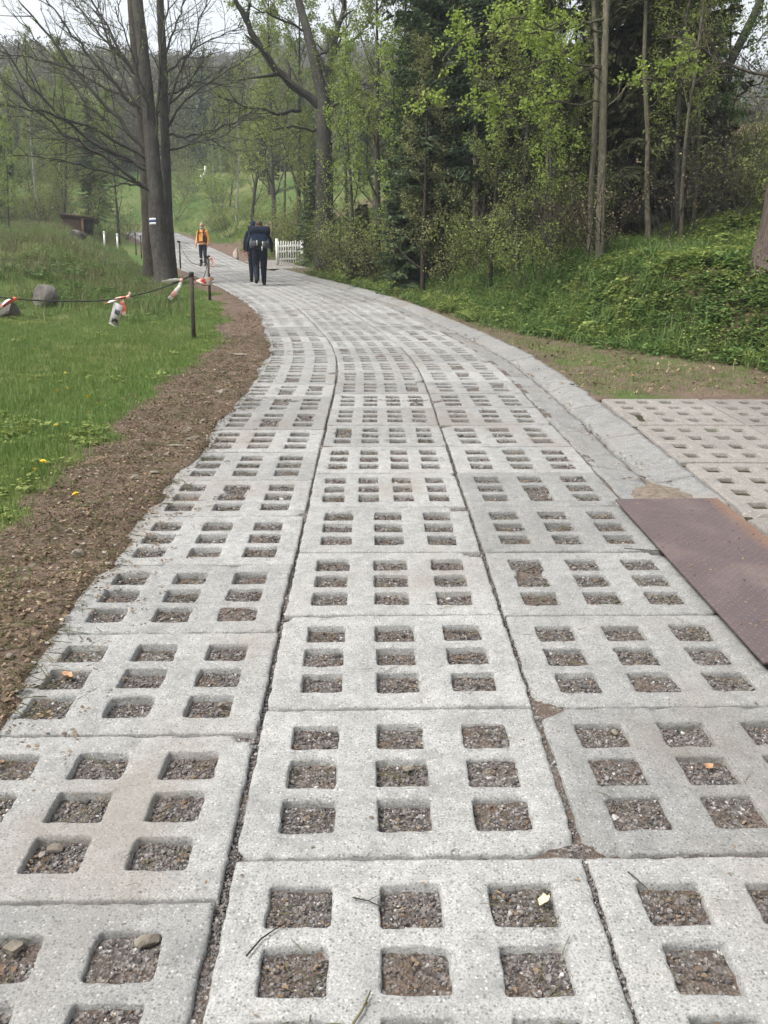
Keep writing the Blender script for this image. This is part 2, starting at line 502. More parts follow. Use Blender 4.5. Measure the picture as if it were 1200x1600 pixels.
def slab_mesh(name, w, l, cols, rows, hw, hl, seed, step, fine, mat, broken=0, chip=0.0):
    """a slab with its grid of square holes; top at z = 0"""
    cxs = np.linspace(-1, 1, cols) * (w / 2 - (w - cols * hw) / (cols + 1) * .92 - hw / 2) if cols > 1 else np.array([0.0])
    gap = .064 if rows == 3 else (l - rows * hl) / (rows + .6)
    cys = (np.arange(rows) - (rows - 1) / 2) * (hl + gap)
    xs = lines(w / 2, [c + s * hw / 2 for c in cxs for s in (-1, 1)], step, fine)
    ys = lines(l / 2, [c + s * hl / 2 for c in cys for s in (-1, 1)], step, fine)
    X, Y = np.meshgrid(xs, ys)
    o = seed * 13.7
    rr = random.Random(seed)
    top = np.zeros_like(X)
    if fine:
        wx = .005 * fbm(X * 14 + o, Y * 14, 3) + .005 * fbm(X * 45 + o, Y * 45, 4)
        wy = .005 * fbm(X * 14 + o, Y * 14 + 40, 5) + .005 * fbm(X * 45 + o, Y * 45, 6)
    else:
        wx = .004 * fbm(X * 12 + o, Y * 12, 3); wy = .004 * fbm(X * 12 + o, Y * 12 + 40, 5)
    hole = np.full(X.shape, 9.0)
    for i, c in enumerate(cxs):
        for j, k in enumerate(cys):
            jw, jl = rr.uniform(-.004, .004), rr.uniform(-.004, .004)
            ax = np.abs(X - c) - (hw / 2 + jw); ay = np.abs(Y - k) - (hl / 2 + jl)
            rc = .012
            qx, qy = np.maximum(ax + rc, 0), np.maximum(ay + rc, 0)
            sd = np.hypot(qx, qy) + np.minimum(np.maximum(ax + rc, ay + rc), 0) - rc
            hole = np.minimum(hole, sd)
    for b in range(broken):                                        # ribs worn away between two holes
        c = rr.choice(list(cxs)); j = rr.randrange(len(cys) - 1)
        k = .5 * (cys[j] + cys[j + 1])
        sd = np.maximum(np.abs(X - c) - hw / 2 * rr.uniform(.7, 1.0), np.abs(Y - k) - gap * .6) + .012 * fbm(X * 22 + o, Y * 22, 8)
        hole = np.minimum(hole, sd)
    ed = np.minimum(np.minimum(w / 2 - np.abs(X), l / 2 - np.abs(Y)), 1)
    lip = .0045 * sstep(.008, -.002, hole) + .085 * sstep(.001, -.006, hole)
    rim = .007 * sstep(.009, 0, ed) ** 1.5
    Z = -lip - rim + .0022 * fbm(X * 9 + o, Y * 9, 7) + .0012 * fbm(X * 60 + o, Y * 60, 9)
    if chip:
        cn = fbm(X * 6 + o, Y * 6 + 9, 12)
        Z = Z - .05 * np.clip(cn - (1 - chip), 0, 1) * sstep(.12, 0, ed)
        for _ in range(2):
            kx = rr.choice((-1, 1)) * w / 2; ky = rr.choice((-1, 1)) * l / 2
            rad = rr.choice((.015, .02, .03, .07))
            dd = np.abs(X - kx) * .6 + np.abs(Y - ky) + .03 * fbm(X * 18 + o, Y * 18, 14)
            Z = Z - .06 * sstep(rad, rad * .7, dd)
    warp = sstep(0, .02, ed) if not fine else np.ones_like(X)
    Xw = X + wx * warp; Yw = Y + wy * warp
    n_y, n_x = X.shape
    V = np.stack([Xw, Yw, Z], -1).reshape(-1, 3)
    ii = np.arange(n_x * n_y).reshape(n_y, n_x)
    Q = np.stack([ii[:-1, :-1], ii[:-1, 1:], ii[1:, 1:], ii[1:, :-1]], -1).reshape(-1, 4)
    ring = np.concatenate([ii[0, :-1], ii[:-1, -1], ii[-1, :0:-1], ii[:0:-1, 0]])
    low = V[ring].copy(); low[:, 2] = -.11
    nb = len(V); V = np.vstack([V, low])
    k = np.arange(len(ring)); k2 = (k + 1) % len(ring)
    Q = np.vstack([Q, np.stack([ring[k2], ring[k], nb + k, nb + k2], -1)])
    me = make_mesh(name, V, Q, None, [mat], True)
    return me

SW, SL, PITCH_L = 1.0, .752, .7635
def place_on_road(o, P, T):
    """stand object o on the road's surface at P, looking along T"""
    sl = (float(zr(P[1] + .2)) - float(zr(P[1] - .2))) / .4
    n = Vector((0, -sl, 1)).normalized()
    t = Vector(T).normalized(); t = (t - n * t.dot(n)).normalized()
    x = t.cross(n)
    o.matrix_world = Matrix(((x.x, t.x, n.x, P[0]), (x.y, t.y, n.y, P[1]), (x.z, t.z, n.z, P[2]), (0, 0, 0, 1)))
    return o
mid3 = [slab_mesh('slab', SW, SL, 3, 3, .168, .140, 200 + i, .06, True, M_CONC, broken=(0, 0, 1, 0, 2)[i], chip=.5) for i in range(5)]
mid4 = [slab_mesh('slab', SW, SL, 4, 3, .134, .136, 220 + i, .06, True, M_CONC, broken=(0, 1, 0)[i], chip=.45) for i in range(3)]
far3 = [slab_mesh('slab', SW, SL, 3, 3, .168, .140, 240 + i, .2, False, M_CONC) for i in range(2)]
far4 = [slab_mesh('slab', SW, SL, 4, 3, .134, .136, 250 + i, .2, False, M_CONC) for i in range(2)]
HOLES = []                                                            # hole centres near the camera, for the loose stones
def hole_grid(cols, rows, hw, hl, w=SW):
    cxs = np.linspace(-1, 1, cols) * (w / 2 - (w - cols * hw) / (cols + 1) * .92 - hw / 2)
    cys = (np.arange(rows) - (rows - 1) / 2) * (hl + .064)
    return [(a, b) for a in cxs for b in cys]
rs = random.Random(3)
JOINTS = {-1: 2.035, 0: 2.205, 1: 2.215}
SEAMS = []
n_slab = 0
for c in (-1, 0, 1):
    P, s = offset_path(c * 1.022)
    s0 = np.interp(JOINTS[c], P[:, 1], s)
    k = -2
    while True:
        a = s0 + k * PITCH_L; m = a + PITCH_L / 2
        k += 1
        if a + PITCH_L > s[-1] - 1: break
        if a < 0: continue
        q = np.array([np.interp(m, s, P[:, i]) for i in range(3)])
        if q[1] < .9 or q[1] > 57: continue
        q0 = np.array([np.interp(a, s, P[:, i]) for i in range(3)]); q1 = np.array([np.interp(a + PITCH_L, s, P[:, i]) for i in range(3)])
        four = c == 0 and 5.4 < q[1] < 15
        near = q[1] < 6.6
        if near:
            br = {(-1, 5): 1, (1, 5): 1, (-1, 4): 0, (1, 3): 1}.get((c, k), 0)
            me = slab_mesh('slab', SW, SL, *((4, 3, .134, .136) if four else (3, 3, .168, .140)), 300 + n_slab, .022 if q[1] < 4.4 else .04, True, M_CONC, br, .42 + .2 * rs.random())
        elif q[1] < 15: me = rs.choice(mid4) if four else rs.choice(mid3)
        else: me = rs.choice(far3 if c else far4)
        o = link('slab', me, road)
        T = q1 - q0
        flip = 1 if near or rs.random() < .5 else -1
        q = q + np.array([rs.uniform(-.005, .005), 0, rs.uniform(-.004, .003)])
        T = T + np.array([rs.uniform(-.008, .008), 0, rs.uniform(-.004, .004)])
        place_on_road(o, q, T * flip)
        if q[1] < 9:
            for hx, hy in hole_grid(*((4, 3, .134, .136) if four else (3, 3, .168, .140))):
                wpt = o.matrix_world @ Vector((hx, hy, 0))
                HOLES.append((wpt.x, wpt.y, wpt.z, .134 if four else .168, .140))
        n_slab += 1

# ---------------------------------------------------------------- gutter along the right side: worn concrete in cast pieces, cracked lengthwise
def strip_piece(o0, o1, sa, sb, seed, prof, mat, parent, name):
    na, nb = max(4, int((sb - sa) / .05)), 9
    yy = np.linspace(sa, sb, na); oo = np.linspace(o0, o1, nb)
    A, O = np.meshgrid(yy, oo, indexing='ij')
    i = np.interp(A, cy, np.arange(len(cy)))
    CX = xr(A); H = dxr(A); L = np.sqrt(1 + H ** 2)
    E = np.minimum(np.minimum(A - sa, sb - A), np.minimum(O - o0, o1 - O))
    jx = .022 * fbm(A * 5 + seed * 3.3, O * 5, 5) + .012 * fbm(A * 17, O * 17 + seed, 6)
    jy = .03 * fbm(A * 3, O * 6 + seed * 1.7, 7)
    X = CX + (O + jx) / L; Y = A - (O + jx) * H / L + jy
    Z = zr(Y) + prof(O) - .006 * sstep(.02, 0, E) + .014 * fbm(X * 4, Y * 4, 8) + .013 * fbm(X * 13, Y * 13, 9) + random.Random(seed).uniform(-.006, .006)
    V = np.stack([X, Y, Z], -1).reshape(-1, 3)
    ii = np.arange(V.shape[0]).reshape(na, nb)
    Q = np.stack([ii[:-1, :-1], ii[:-1, 1:], ii[1:, 1:], ii[1:, :-1]], -1).reshape(-1, 4)[:, ::-1]
    ring = np.concatenate([ii[0, :-1], ii[:-1, -1], ii[-1, :0:-1], ii[:0:-1, 0]])
    low = V[ring].copy(); low[:, 2] -= .13
    n0 = len(V); k = np.arange(len(ring)); k2 = (k + 1) % len(ring)
    Q = np.vstack([Q, np.stack([ring[k], ring[k2], n0 + k2, n0 + k], -1)])
    return link(name, make_mesh(name, np.vstack([V, low]), Q, None, [mat], True), parent)
prof_in = lambda o: np.interp(o, [1.53, 1.66, 1.86], [-.006, -.022, -.045])
prof_out = lambda o: np.interp(o, [1.86, 2.0, 2.2], [-.040, -.012, .022])
bed_y = np.arange(3.0, 34, .25); bo2 = np.array([1.5, 1.85, 2.22])
g2 = Geo()
A, O = np.meshgrid(bed_y, bo2, indexing='ij'); H = dxr(A); L = np.sqrt(1 + H ** 2)
X = xr(A) + O / L; Y = A - O * H / L
ii = np.arange(A.size).reshape(A.shape)
g2.add(np.stack([X, Y, zr(Y) - .075], -1).reshape(-1, 3), np.stack([ii[:-1, :-1], ii[:-1, 1:], ii[1:, 1:], ii[1:, :-1]], -1).reshape(-1, 4))
gutter = tag(link('gutter', g2.mesh('gutter', [M_GRAVEL], True)), 'worn concrete gutter with a long crack along the right edge of the road', 'gutter', kind='structure')
rs = random.Random(21)
y0 = 5.22
while y0 < 33:
    Ln = rs.uniform(.8, 1.7) * (1 if y0 < 15 else 1.6)
    strip_piece(1.545, 1.85, y0, y0 + Ln - rs.choice((.002, .003, .012)), int(y0 * 10), prof_in, M_CONC_G, gutter, 'gutter_slab')
    y0 += Ln
y0 = 5.22
while y0 < 33:
    Ln = rs.uniform(.6, 1.4) * (1 if y0 < 15 else 1.8)
    strip_piece(1.872, 2.195, y0, y0 + Ln - rs.choice((.002, .004, .014)), int(y0 * 10) + 5, prof_out, M_CONC_G, gutter, 'gutter_slab')
    y0 += Ln

# ---------------------------------------------------------------- entry pad on the right
pad_r = Geo()
px_, py_ = np.meshgrid(np.linspace(2.21, 4.5, 40), np.linspace(3.9, 8.62, 80))
pad_r.add(np.stack([px_, py_, zr(py_) + .000 + .010 * fbm(px_ * 6, py_ * 6, 3)], -1).reshape(-1, 3),
          (lambda ii: np.stack([ii[:-1, :-1], ii[:-1, 1:], ii[1:, 1:], ii[1:, :-1]], -1).reshape(-1, 4))(np.arange(px_.size).reshape(px_.shape)))
M_PADSOIL = plain('pad soil', (.036, .034, .020), .95, .5, 30, .1)
pad = tag(link('entry_pad', pad_r.mesh('entry_pad', [M_PADSOIL], True)), 'beige concrete grid slabs of the entry beside the gutter', 'pavement', kind='structure')
pr = random.Random(5)
for ci, x0 in enumerate((2.70, 3.70)):
    yy = 8.55 - (0 if ci == 0 else .02)
    for ri in range(4):
        lng = (1.19, 1.22, 1.18, 1.2)[ri]
        if yy - lng < 3.7: break
        me = slab_mesh('slab', .985, lng - .02, 4, 4, .115, .125, 400 + ci * 10 + ri, .035, True, M_CONC_B, broken=1 if (ci, ri) in ((0, 0), (1, 0), (1, 1)) else 0, chip=.6)
        o = link('slab', me, pad)
        yc = yy - lng / 2
        place_on_road(o, np.array([x0 + pr.uniform(-.01, .01), yc, float(zr(yc)) + .028]), (pr.uniform(-.012, .012), 1, float(zr(yc + .5) - zr(yc - .5))))
        yy -= lng

# ---------------------------------------------------------------- rust-brown steel plate over the gutter
def mat_plate():
    t = NT('rusty tread plate'); p = t.n('ShaderNodeTexCoord').outputs['Object']
    n1 = t.noise(p, 3, 5, .6); n2 = t.noise(p, 40, 4, .7)
    c = t.ramp(n1, [(.3, (.082, .064, .065)), (.55, (.102, .077, .077)), (.75, (.13, .09, .08))])
    c = t.mix(t.ramp(n2, [(.55, 0.0), (.8, .5)]), c, (.075, .052, .055))
    sep = t.n('ShaderNodeSeparateXYZ', Vector=p)
    edge = t.ramp(t.math('ADD', sep.outputs[0], t.math('MULTIPLY', n1, .12)), [(.27, 0.0), (.36, .8)])
    c = t.mix(edge, c, (.17, .10, .065))
    scr = t.ramp(t.noise(t.n('ShaderNodeMapping', Vector=p, Scale=(3, 22, 1)).outputs[0], 2, 5, .7), [(.66, 0.0), (.74, .7)])
    c = t.mix(scr, c, (.30, .26, .25))
    mp = t.n('ShaderNodeMapping', Vector=p, Rotation=(0, 0, R(45))).outputs[0]
    nub = t.ramp(t.n('ShaderNodeTexVoronoi', Vector=mp, Scale=31.0, Randomness=0.08).outputs['Distance'], [(.10, 1.0), (.28, 0.0)])
    c = t.mix(t.ramp(t.noise(p, 1.7, 5, .65), [(.5, 0.0), (.75, .55)]), c, (.17, .145, .13))
    c = t.mix(t.math('MULTIPLY', nub, .35), c, (.25, .18, .17))
    t.bsdf(c, t.ramp(n2, [(.3, .55), (.7, .8)]), t.bump(nub, .5, .006, t.bump(n2, .3, .004)), .35, .25)
    return t.m
bm = rounded_box((.66, 2.06, .012), .002, 1)
plate = bm_obj('steel_plate', bm, mat_plate(), None, None, False)
place_on_road(plate, np.array([1.835, 4.235, float(zr(4.235)) + .034]), (-.03, 1, float(zr(4.7) - zr(3.7))))
tag(plate, 'rust-brown steel tread plate covering the gutter beside the beige entry slabs', 'steel plate')
# ---------------------------------------------------------------- materials of plants
def mat_leaf(name, stops, trans=.35, rough=.6, island=False):
    t = NT(name)
    rnd = t.n('ShaderNodeNewGeometry').outputs['Random Per Island']
    oi = t.n('ShaderNodeObjectInfo').outputs['Random']
    f = t.math('ADD', t.math('MULTIPLY', rnd, .7), t.math('MULTIPLY', oi, .3))
    c = t.ramp(f, stops)
    d = t.n('ShaderNodeBsdfPrincipled'); t.set(d.inputs['Base Color'], c); d.inputs['Roughness'].default_value = rough
    d.inputs['Specular IOR Level'].default_value = .25
    tr = t.n('ShaderNodeBsdfTranslucent'); t.set(tr.inputs['Color'], c)
    mx = t.n('ShaderNodeMixShader'); mx.inputs[0].default_value = trans
    t.t.links.new(d.outputs[0], mx.inputs[1]); t.t.links.new(tr.outputs[0], mx.inputs[2])
    t.t.links.new(mx.outputs[0], t.out.inputs['Surface'])
    return t.m
L_LIME = mat_leaf('lime young leaves', [(0, (0.150, 0.220, 0.035)), (.5, (0.250, 0.340, 0.060)), (1, (0.360, 0.440, 0.110))], .45)
L_SPRING = mat_leaf('spring leaves', [(0, (0.122, 0.166, 0.040)), (.5, (0.201, 0.252, 0.064)), (1, (0.302, 0.338, 0.101))], .4)
L_OLIVE = mat_leaf('olive leaves', [(0, (0.112, 0.131, 0.048)), (.5, (0.186, 0.205, 0.074)), (1, (0.288, 0.288, 0.112))], .35)
L_GREEN = mat_leaf('mid green leaves', [(0, (0.040, 0.088, 0.020)), (.5, (0.088, 0.155, 0.039)), (1, (0.149, 0.222, 0.061))], .35)
L_NEEDLE = mat_leaf('spruce needles', [(0, (0.043, 0.069, 0.039)), (.6, (0.082, 0.121, 0.061)), (1, (0.133, 0.177, 0.074))], .12)
L_NEEDLE_O = mat_leaf('olive spruce needles', [(0, (0.049, 0.056, 0.025)), (.6, (0.084, 0.092, 0.039)), (1, (0.133, 0.140, 0.056))], .15)
L_BUD = mat_leaf('buds and dead leaves', [(0, (0.084, 0.060, 0.042)), (.5, (0.156, 0.120, 0.078)), (1, (0.228, 0.204, 0.096))], .2)
L_GRASS = mat_leaf('grass blades', [(0, (0.051, 0.097, 0.018)), (.4, (0.092, 0.161, 0.032)), (.8, (0.147, 0.216, 0.055)), (.92, (0.184, 0.248, 0.083)), (1, (0.294, 0.267, 0.138))], .3)
L_DRY = mat_leaf('dry grass', [(0, (.10, .085, .045)), (.4, (.16, .135, .075)), (.75, (.12, .14, .05)), (1, (.30, .26, .17))], .25)
L_DEAD = mat_leaf('fallen leaves', [(0, (.07, .045, .03)), (.4, (.14, .095, .06)), (.8, (.23, .165, .105)), (1, (.36, .29, .20))], .1, .8)

def mat_bark(name, dark, pale, sc=6.0):
    t = NT(name); p = t.n('ShaderNodeTexCoord').outputs['Object']
    mp = t.n('ShaderNodeMapping', Vector=p, Scale=(1, 1, .25)).outputs[0]
    n1 = t.noise(mp, sc, 5, .65); n2 = t.noise(mp, sc * 5, 4, .7); n3 = t.noise(p, 1.3, 3)
    c = t.ramp(n1, [(.3, dark), (.7, pale)])
    c = t.mix(t.ramp(n2, [(.42, .7), (.6, 0.0)]), c, tuple(k * .6 for k in dark))
    c = t.mix(t.ramp(n3, [(.5, 0.0), (.7, .5)]), c, (.085, .10, .05))
    t.bsdf(c, .92, t.bump(t.math('ADD', n1, n2), .7, .03), .15)
    return t.m
B_GREY = mat_bark('grey bark', (.045, .041, .037), (.105, .096, .085))
B_DARK = mat_bark('dark bark', (.035, .028, .023), (.085, .070, .057))
B_PALE = mat_bark('pale hazel bark', (.085, .076, .054), (.175, .16, .115))
B_SPRUCE = mat_bark('spruce bark', (.055, .042, .036), (.13, .105, .092), 9)
B_BIRCH = mat_bark('birch bark', (.22, .21, .19), (.50, .48, .45), 5)

# ---------------------------------------------------------------- scattering of what nobody could count
def source(name, me):
    return bpy.data.objects.new(name, me)           # never linked: only instanced
def scatter(name, P, rot, scl, src, label, cat):
    """one object of kind stuff: the mesh of src repeated at points P"""
    P = np.asarray(P, np.float32)
    me = bpy.data.meshes.new(name)
    me.vertices.add(len(P)); me.vertices.foreach_set('co', P.ravel())
    a = me.attributes.new('rot', 'FLOAT_VECTOR', 'POINT'); a.data.foreach_set('vector', np.asarray(rot, np.float32).ravel())
    a = me.attributes.new('scl', 'FLOAT', 'POINT'); a.data.foreach_set('value', np.asarray(scl, np.float32).ravel())
    me.update()
    o = link(name, me)
    ng = bpy.data.node_groups.new(name, 'GeometryNodeTree')
    ng.interface.new_socket('Geometry', in_out='INPUT', socket_type='NodeSocketGeometry')
    ng.interface.new_socket('Geometry', in_out='OUTPUT', socket_type='NodeSocketGeometry')
    N = ng.nodes; K = ng.links
    gi, go = N.new('NodeGroupInput'), N.new('NodeGroupOutput')
    iop = N.new('GeometryNodeInstanceOnPoints'); oi = N.new('GeometryNodeObjectInfo')
    oi.inputs['Object'].default_value = src
    ar = N.new('GeometryNodeInputNamedAttribute'); ar.data_type = 'FLOAT_VECTOR'; ar.inputs[0].default_value = 'rot'
    asc = N.new('GeometryNodeInputNamedAttribute'); asc.data_type = 'FLOAT'; asc.inputs[0].default_value = 'scl'
    K.new(gi.outputs[0], iop.inputs['Points']); K.new(oi.outputs['Geometry'], iop.inputs['Instance'])
    e2r = N.new('FunctionNodeEulerToRotation')
    K.new(ar.outputs[0], e2r.inputs[0]); K.new(e2r.outputs[0], iop.inputs['Rotation'])
    K.new(asc.outputs[0], iop.inputs['Scale']); K.new(iop.outputs[0], go.inputs[0])
    md = o.modifiers.new('scatter', 'NODES'); md.node_group = ng
    return tag(o, label, cat, kind='stuff')

def blades(n, h, spread, width, seed, mat, lean=.5, flat=False):
    r = np.random.default_rng(seed); g = Geo()
    for _ in range(n):
        a = r.uniform(0, 2 * math.pi); p = r.normal(0, spread, 2)
        hh = h * r.uniform(.5, 1.15); ln = lean * r.uniform(.1, 1) * hh
        d = np.array([math.cos(a), math.sin(a), 0]); s = np.array([-d[1], d[0], 0]) * width * r.uniform(.6, 1.2)
        b = np.array([p[0], p[1], -.02])
        m = b + d * ln * .35 + np.array([0, 0, hh * .6]); e = b + d * ln + np.array([0, 0, hh])
        g.add([b - s, b + s, m + s * .7, m - s * .7, e], [(0, 1, 2, 3)], [(3, 2, 4)])
    return g.mesh('blades', [mat])
def leafy_plant(seed, n, h, spread, size, mat):
    """a low broad-leaved plant: stems with flat pointed leaves"""
    r = np.random.default_rng(seed); g = Geo()
    for _ in range(n):
        a = r.uniform(0, 2 * math.pi); rad = spread * math.sqrt(r.uniform(0, 1)); z = h * r.uniform(.25, 1) * (1 - .4 * rad / spread)
        c = np.array([math.cos(a) * rad, math.sin(a) * rad, z])
        b = a + r.normal(0, .7); tilt = r.uniform(-.5, .35)
        f = np.array([math.cos(b) * math.cos(tilt), math.sin(b) * math.cos(tilt), math.sin(tilt)])
        s = np.array([-math.sin(b), math.cos(b), r.normal(0, .25)])
        L = size * r.uniform(.6, 1.3); W = L * r.uniform(.28, .45)
        g.add([c, c + f * L * .5 + s * W - [0, 0, .1 * L], c + f * L, c + f * L * .5 - s * W - [0, 0, .1 * L], c + f * L * .5], None, [(0, 1, 4), (1, 2, 4), (2, 3, 4), (3, 0, 4)])
        if r.random() < .35:
            g.tube([c * [.2, .2, 0] - [0, 0, .02], c * [.7, .7, .6], c], .0025, 3, cap=False)
    return g.mesh('plant', [mat])
def fern(seed, mat):
    r = np.random.default_rng(seed); g = Geo()
    for k in range(7):
        a = k * .9 + r.uniform(-.2, .2); L = r.uniform(.35, .6)
        for i in range(9):
            t = (i + 1) / 9
            c = np.array([math.cos(a), math.sin(a), 0]) * L * t * .8 + np.array([0, 0, L * (t * 1.1 - t * t * .6)])
            w = .13 * math.sin(math.pi * (t * .85 + .1)) * L / .5
            for s in (-1, 1):
                e = c + s * np.array([-math.sin(a), math.cos(a), -.15]) * w + np.array([math.cos(a), math.sin(a), 0]) * w * .35
                k2 = np.array([math.cos(a), math.sin(a), .1]) * .03
                g.add([c - k2 * .5, e, c + k2 * .8], None, [(0, 1, 2)])
    return g.mesh('fern', [mat])

def pick(n, x0, x1, y0, y1, dens, seed, bias=1.0):
    """random points, thicker towards the camera, kept where dens(x, y) says"""
    r = np.random.default_rng(seed)
    y = y0 * (y1 / y0) ** (r.random(n) ** bias); x = r.uniform(x0, x1, n)
    k = r.random(n) < dens(x, y)
    return x[k], y[k]
def strew(name, src, x, y, seed, smin, smax, label, cat, tilt=.12, sink=0.0, fn=ground):
    r = np.random.default_rng(seed); n = len(x)
    z = fn(x, y) - sink
    rot = np.stack([r.normal(0, tilt, n), r.normal(0, tilt, n), r.uniform(0, 6.283, n)], -1)
    return scatter(name, np.stack([x, y, z], -1), rot, r.uniform(smin, smax, n), src, label, cat)
def in_view(x, y, m=1.3):
    return np.abs(x) < (600 / FPX) * y * m + .6

# lawn on the left
def lawn(x, y):
    d = lat(x, y)
    return grass_mask(x, y) ** 1.5 * (d < 0) * in_view(x, y) * (1 - sstep(18, 23, y) * sstep(5, 6.5, -d))
for i, (n, h, sc) in enumerate(((34000, .055, 1.0), (34000, .085, 1.0), (14000, .13, 1.0))):
    x, y = pick(n, -13, -1.2, 2.6, 34, lambda x, y: lawn(x, y) * np.interp(y, [3, 9, 34], [1, 1, .8]) * (1 if i < 2 else .25 + .75 * (noise2(x * 1.3, y * 1.3, 4) > .6)), 50 + i, .75)
    strew('lawn_grass', source('tuft', blades((18, 16, 10)[i], h, .05 + .015 * i, .0026 + .0004 * i, 60 + i, L_GRASS)), x, y, 70 + i, .6, 1.25,
          ('short green lawn grass left of the brown soil verge', 'green lawn grass of middle height left of the verge', 'longer grass tufts standing out of the lawn')[i], 'grass')
x, y = pick(9000, -13, -1.2, 2.6, 34, lambda x, y: lawn(x, y) * (noise2(x * .8, y * .8, 24) > .5), 54, .75)
strew('dead_grass', source('tuft', blades(10, .07, .06, .0028, 65, L_DRY, 1.5)), x, y, 74, .5, 1.2, 'dead straw blades lying through the lawn', 'grass')
x, y = pick(5000, -13, -1.2, 2.6, 30, lambda x, y: lawn(x, y) * (noise2(x * 1.1, y * 1.1, 25) > .62), 53, .75)
strew('lawn_weeds', source('weed', leafy_plant(64, 14, .06, .08, .05, L_SPRING)), x, y, 73, .5, 1.3, 'small broad-leaved weeds in patches of the lawn', 'weeds')
# small tufts that have crept onto the soil
x, y = pick(2600, -3.6, -1.3, 2.8, 22, lambda x, y: (noise2(x * 1.8, y * 1.8, 99) > .72) * (lat(x, y) < -1.75) * .6, 55)
strew('verge_tufts', source('tuft', blades(9, .06, .035, .003, 66, L_GRASS)), x, y, 75, .5, 1.1, 'sparse grass tufts creeping onto the brown soil verge', 'grass')
# old grass and herbs on the rise behind the lawn
def rise(x, y):
    d = lat(x, y)
    return (d < -3.0) * sstep(16.5, 20, y + .2 * (x + 8)) * in_view(x, y) * (y < 75)
x, y = pick(40000, -30, -4, 16, 70, lambda x, y: rise(x, y) * np.where(noise2(x * .45, y * .45, 15) > .55, .25, .75), 56, .8)
strew('old_grass', source('tuft', blades(14, .34, .12, .006, 67, L_DRY, .8)), x, y, 76, .5, 1.25, 'old straw-coloured grass matted on the rise behind the lawn', 'grass')
x, y = pick(40000, -40, 4, 16, 95, lambda x, y: np.maximum(rise(x, y), (y > 48) * (np.abs(lat(x, y)) > 2.0) * (lat(x, y) < 9) * in_view(x, y)) * np.where((noise2(x * .45, y * .45, 15) > .5) | (lat(x, y) > -5.5) | (y > 44), .8, .12), 57, .8)
strew('fresh_grass', source('tuft', blades(12, .28, .10, .006, 68, L_GRASS, .6)), x, y, 77, .5, 1.2, 'fresh green grass growing on the rise behind the lawn', 'grass')
x, y = pick(5000, -26, -4, 16, 45, lambda x, y: rise(x, y) * (noise2(x * .8, y * .8, 17) > .45), 58, .8)
strew('herbs', source('herb', leafy_plant(69, 22, .22, .16, .09, L_GREEN)), x, y, 78, .6, 1.3, 'low leafy herbs among the grass on the rise', 'herbs')

# right verge and bank
def verge(x, y):
    d = lat(x, y); f = foot_r(y)
    padm = (y < 8.8) & (d < 4.7)
    return (d > 2.22) * (d < f + 1.2) * in_view(x, y) * ~padm * np.clip(.45 + 1.0 * (noise2(x * .9, y * .9, 18) - .25), 0, 1)
x, y = pick(60000, -9, 9, 8.4, 40, verge, 59, .9)
strew('verge_grass', source('tuft', blades(13, .055, .06, .003, 71, L_GRASS)), x, y, 79, .6, 1.3, 'thin worn grass between the gutter and the wooded bank', 'grass')
def bankm(x, y, w=1.0):
    d = lat(x, y); f = foot_r(y)
    return sstep(f - .5, f + .4, d) * (1 - .6 * sstep(f + 4.0, f + 7.5, d)) * in_view(x, y)
plants = [('bank_herbs', leafy_plant(81, 26, .18, .17, .075, L_GREEN), 22000, .5, 1.1, 'dark green leafy herbs covering the right bank', .05),
          ('bank_nettles', leafy_plant(82, 30, .36, .14, .08, L_SPRING), 6500, .4, 1.0, 'pale green upright herbs on the right bank', .5),
          ('bank_brambles', leafy_plant(83, 34, .32, .28, .06, L_SPRING), 2600, .5, 1.1, 'olive bramble leaves tangled on the right bank', .5),
          ('bank_ferns', fern(84, L_SPRING), 500, .45, .85, 'bright green fern fronds on the right bank', .6),
          ('bank_grass', blades(16, .24, .09, .005, 85, L_GREEN, .9), 15000, .5, 1.2, 'long green grass hanging down the right bank', .36),
          ('bank_dry_grass', blades(14, .26, .12, .005, 86, L_DRY, 1.2), 3600, .5, 1.2, 'dead straw-coloured grass on the right bank', .5)]
for i, (nm, me, n, a, b, lab, th) in enumerate(plants):
    x, y = pick(n * 3, -9, 14, 8.8, 44, lambda x, y: bankm(x, y) * (noise2(x * .8 + i * 7, y * .8, 30 + i) > th) * .9, 90 + i, .9)
    strew(nm, source('plant', me), x, y, 95 + i, a, b, lab, 'plants', .22)
# fallen leaves
def flake(seed, size, mat, n=1):
    r = np.random.default_rng(seed); g = Geo()
    for _ in range(n):
        k = 6; a = np.arange(k) * 2 * math.pi / k
        rx = size * r.uniform(.7, 1.1, k); ry = size * .55 * r.uniform(.7, 1.1, k)
        V = np.stack([np.cos(a) * rx, np.sin(a) * ry, r.normal(0, size * .18, k) + size * .12], -1)
        V = np.vstack([V, [[0, 0, 0]]]) + np.append(r.normal(0, size * 2.2, 2) if n > 1 else [0, 0], 0)
        g.add(V, None, [(i, (i + 1) % k, k) for i in range(k)])
    return g.mesh('flake', [mat])
x, y = pick(30000, -9, 16, 8.8, 48, lambda x, y: np.maximum(bankm(x, y), (lat(x, y) > foot_r(y) + 2) * .8 * in_view(x, y)) * .7 + verge(x, y) * .2, 110, .9)
strew('leaf_litter', source('flake', flake(111, .03, L_DEAD, 7)), x, y, 112, .6, 1.4, 'brown fallen leaves lying over the wooded bank', 'leaf litter', .35)
def soil(x, y):
    d = lat(x, y)
    return (d < -1.42) * (d > -3.4) * (1 - grass_mask(x, y)) * in_view(x, y)
x, y = pick(26000, -4.2, -1.2, 2.4, 18, lambda x, y: soil(x, y), 113, .8)
strew('bark_crumbs', source('crumb', flake(114, .010, L_DEAD, 5)), x, y, 115, .5, 1.6, 'bark crumbs and leaf scraps on the brown soil verge', 'litter', .4)
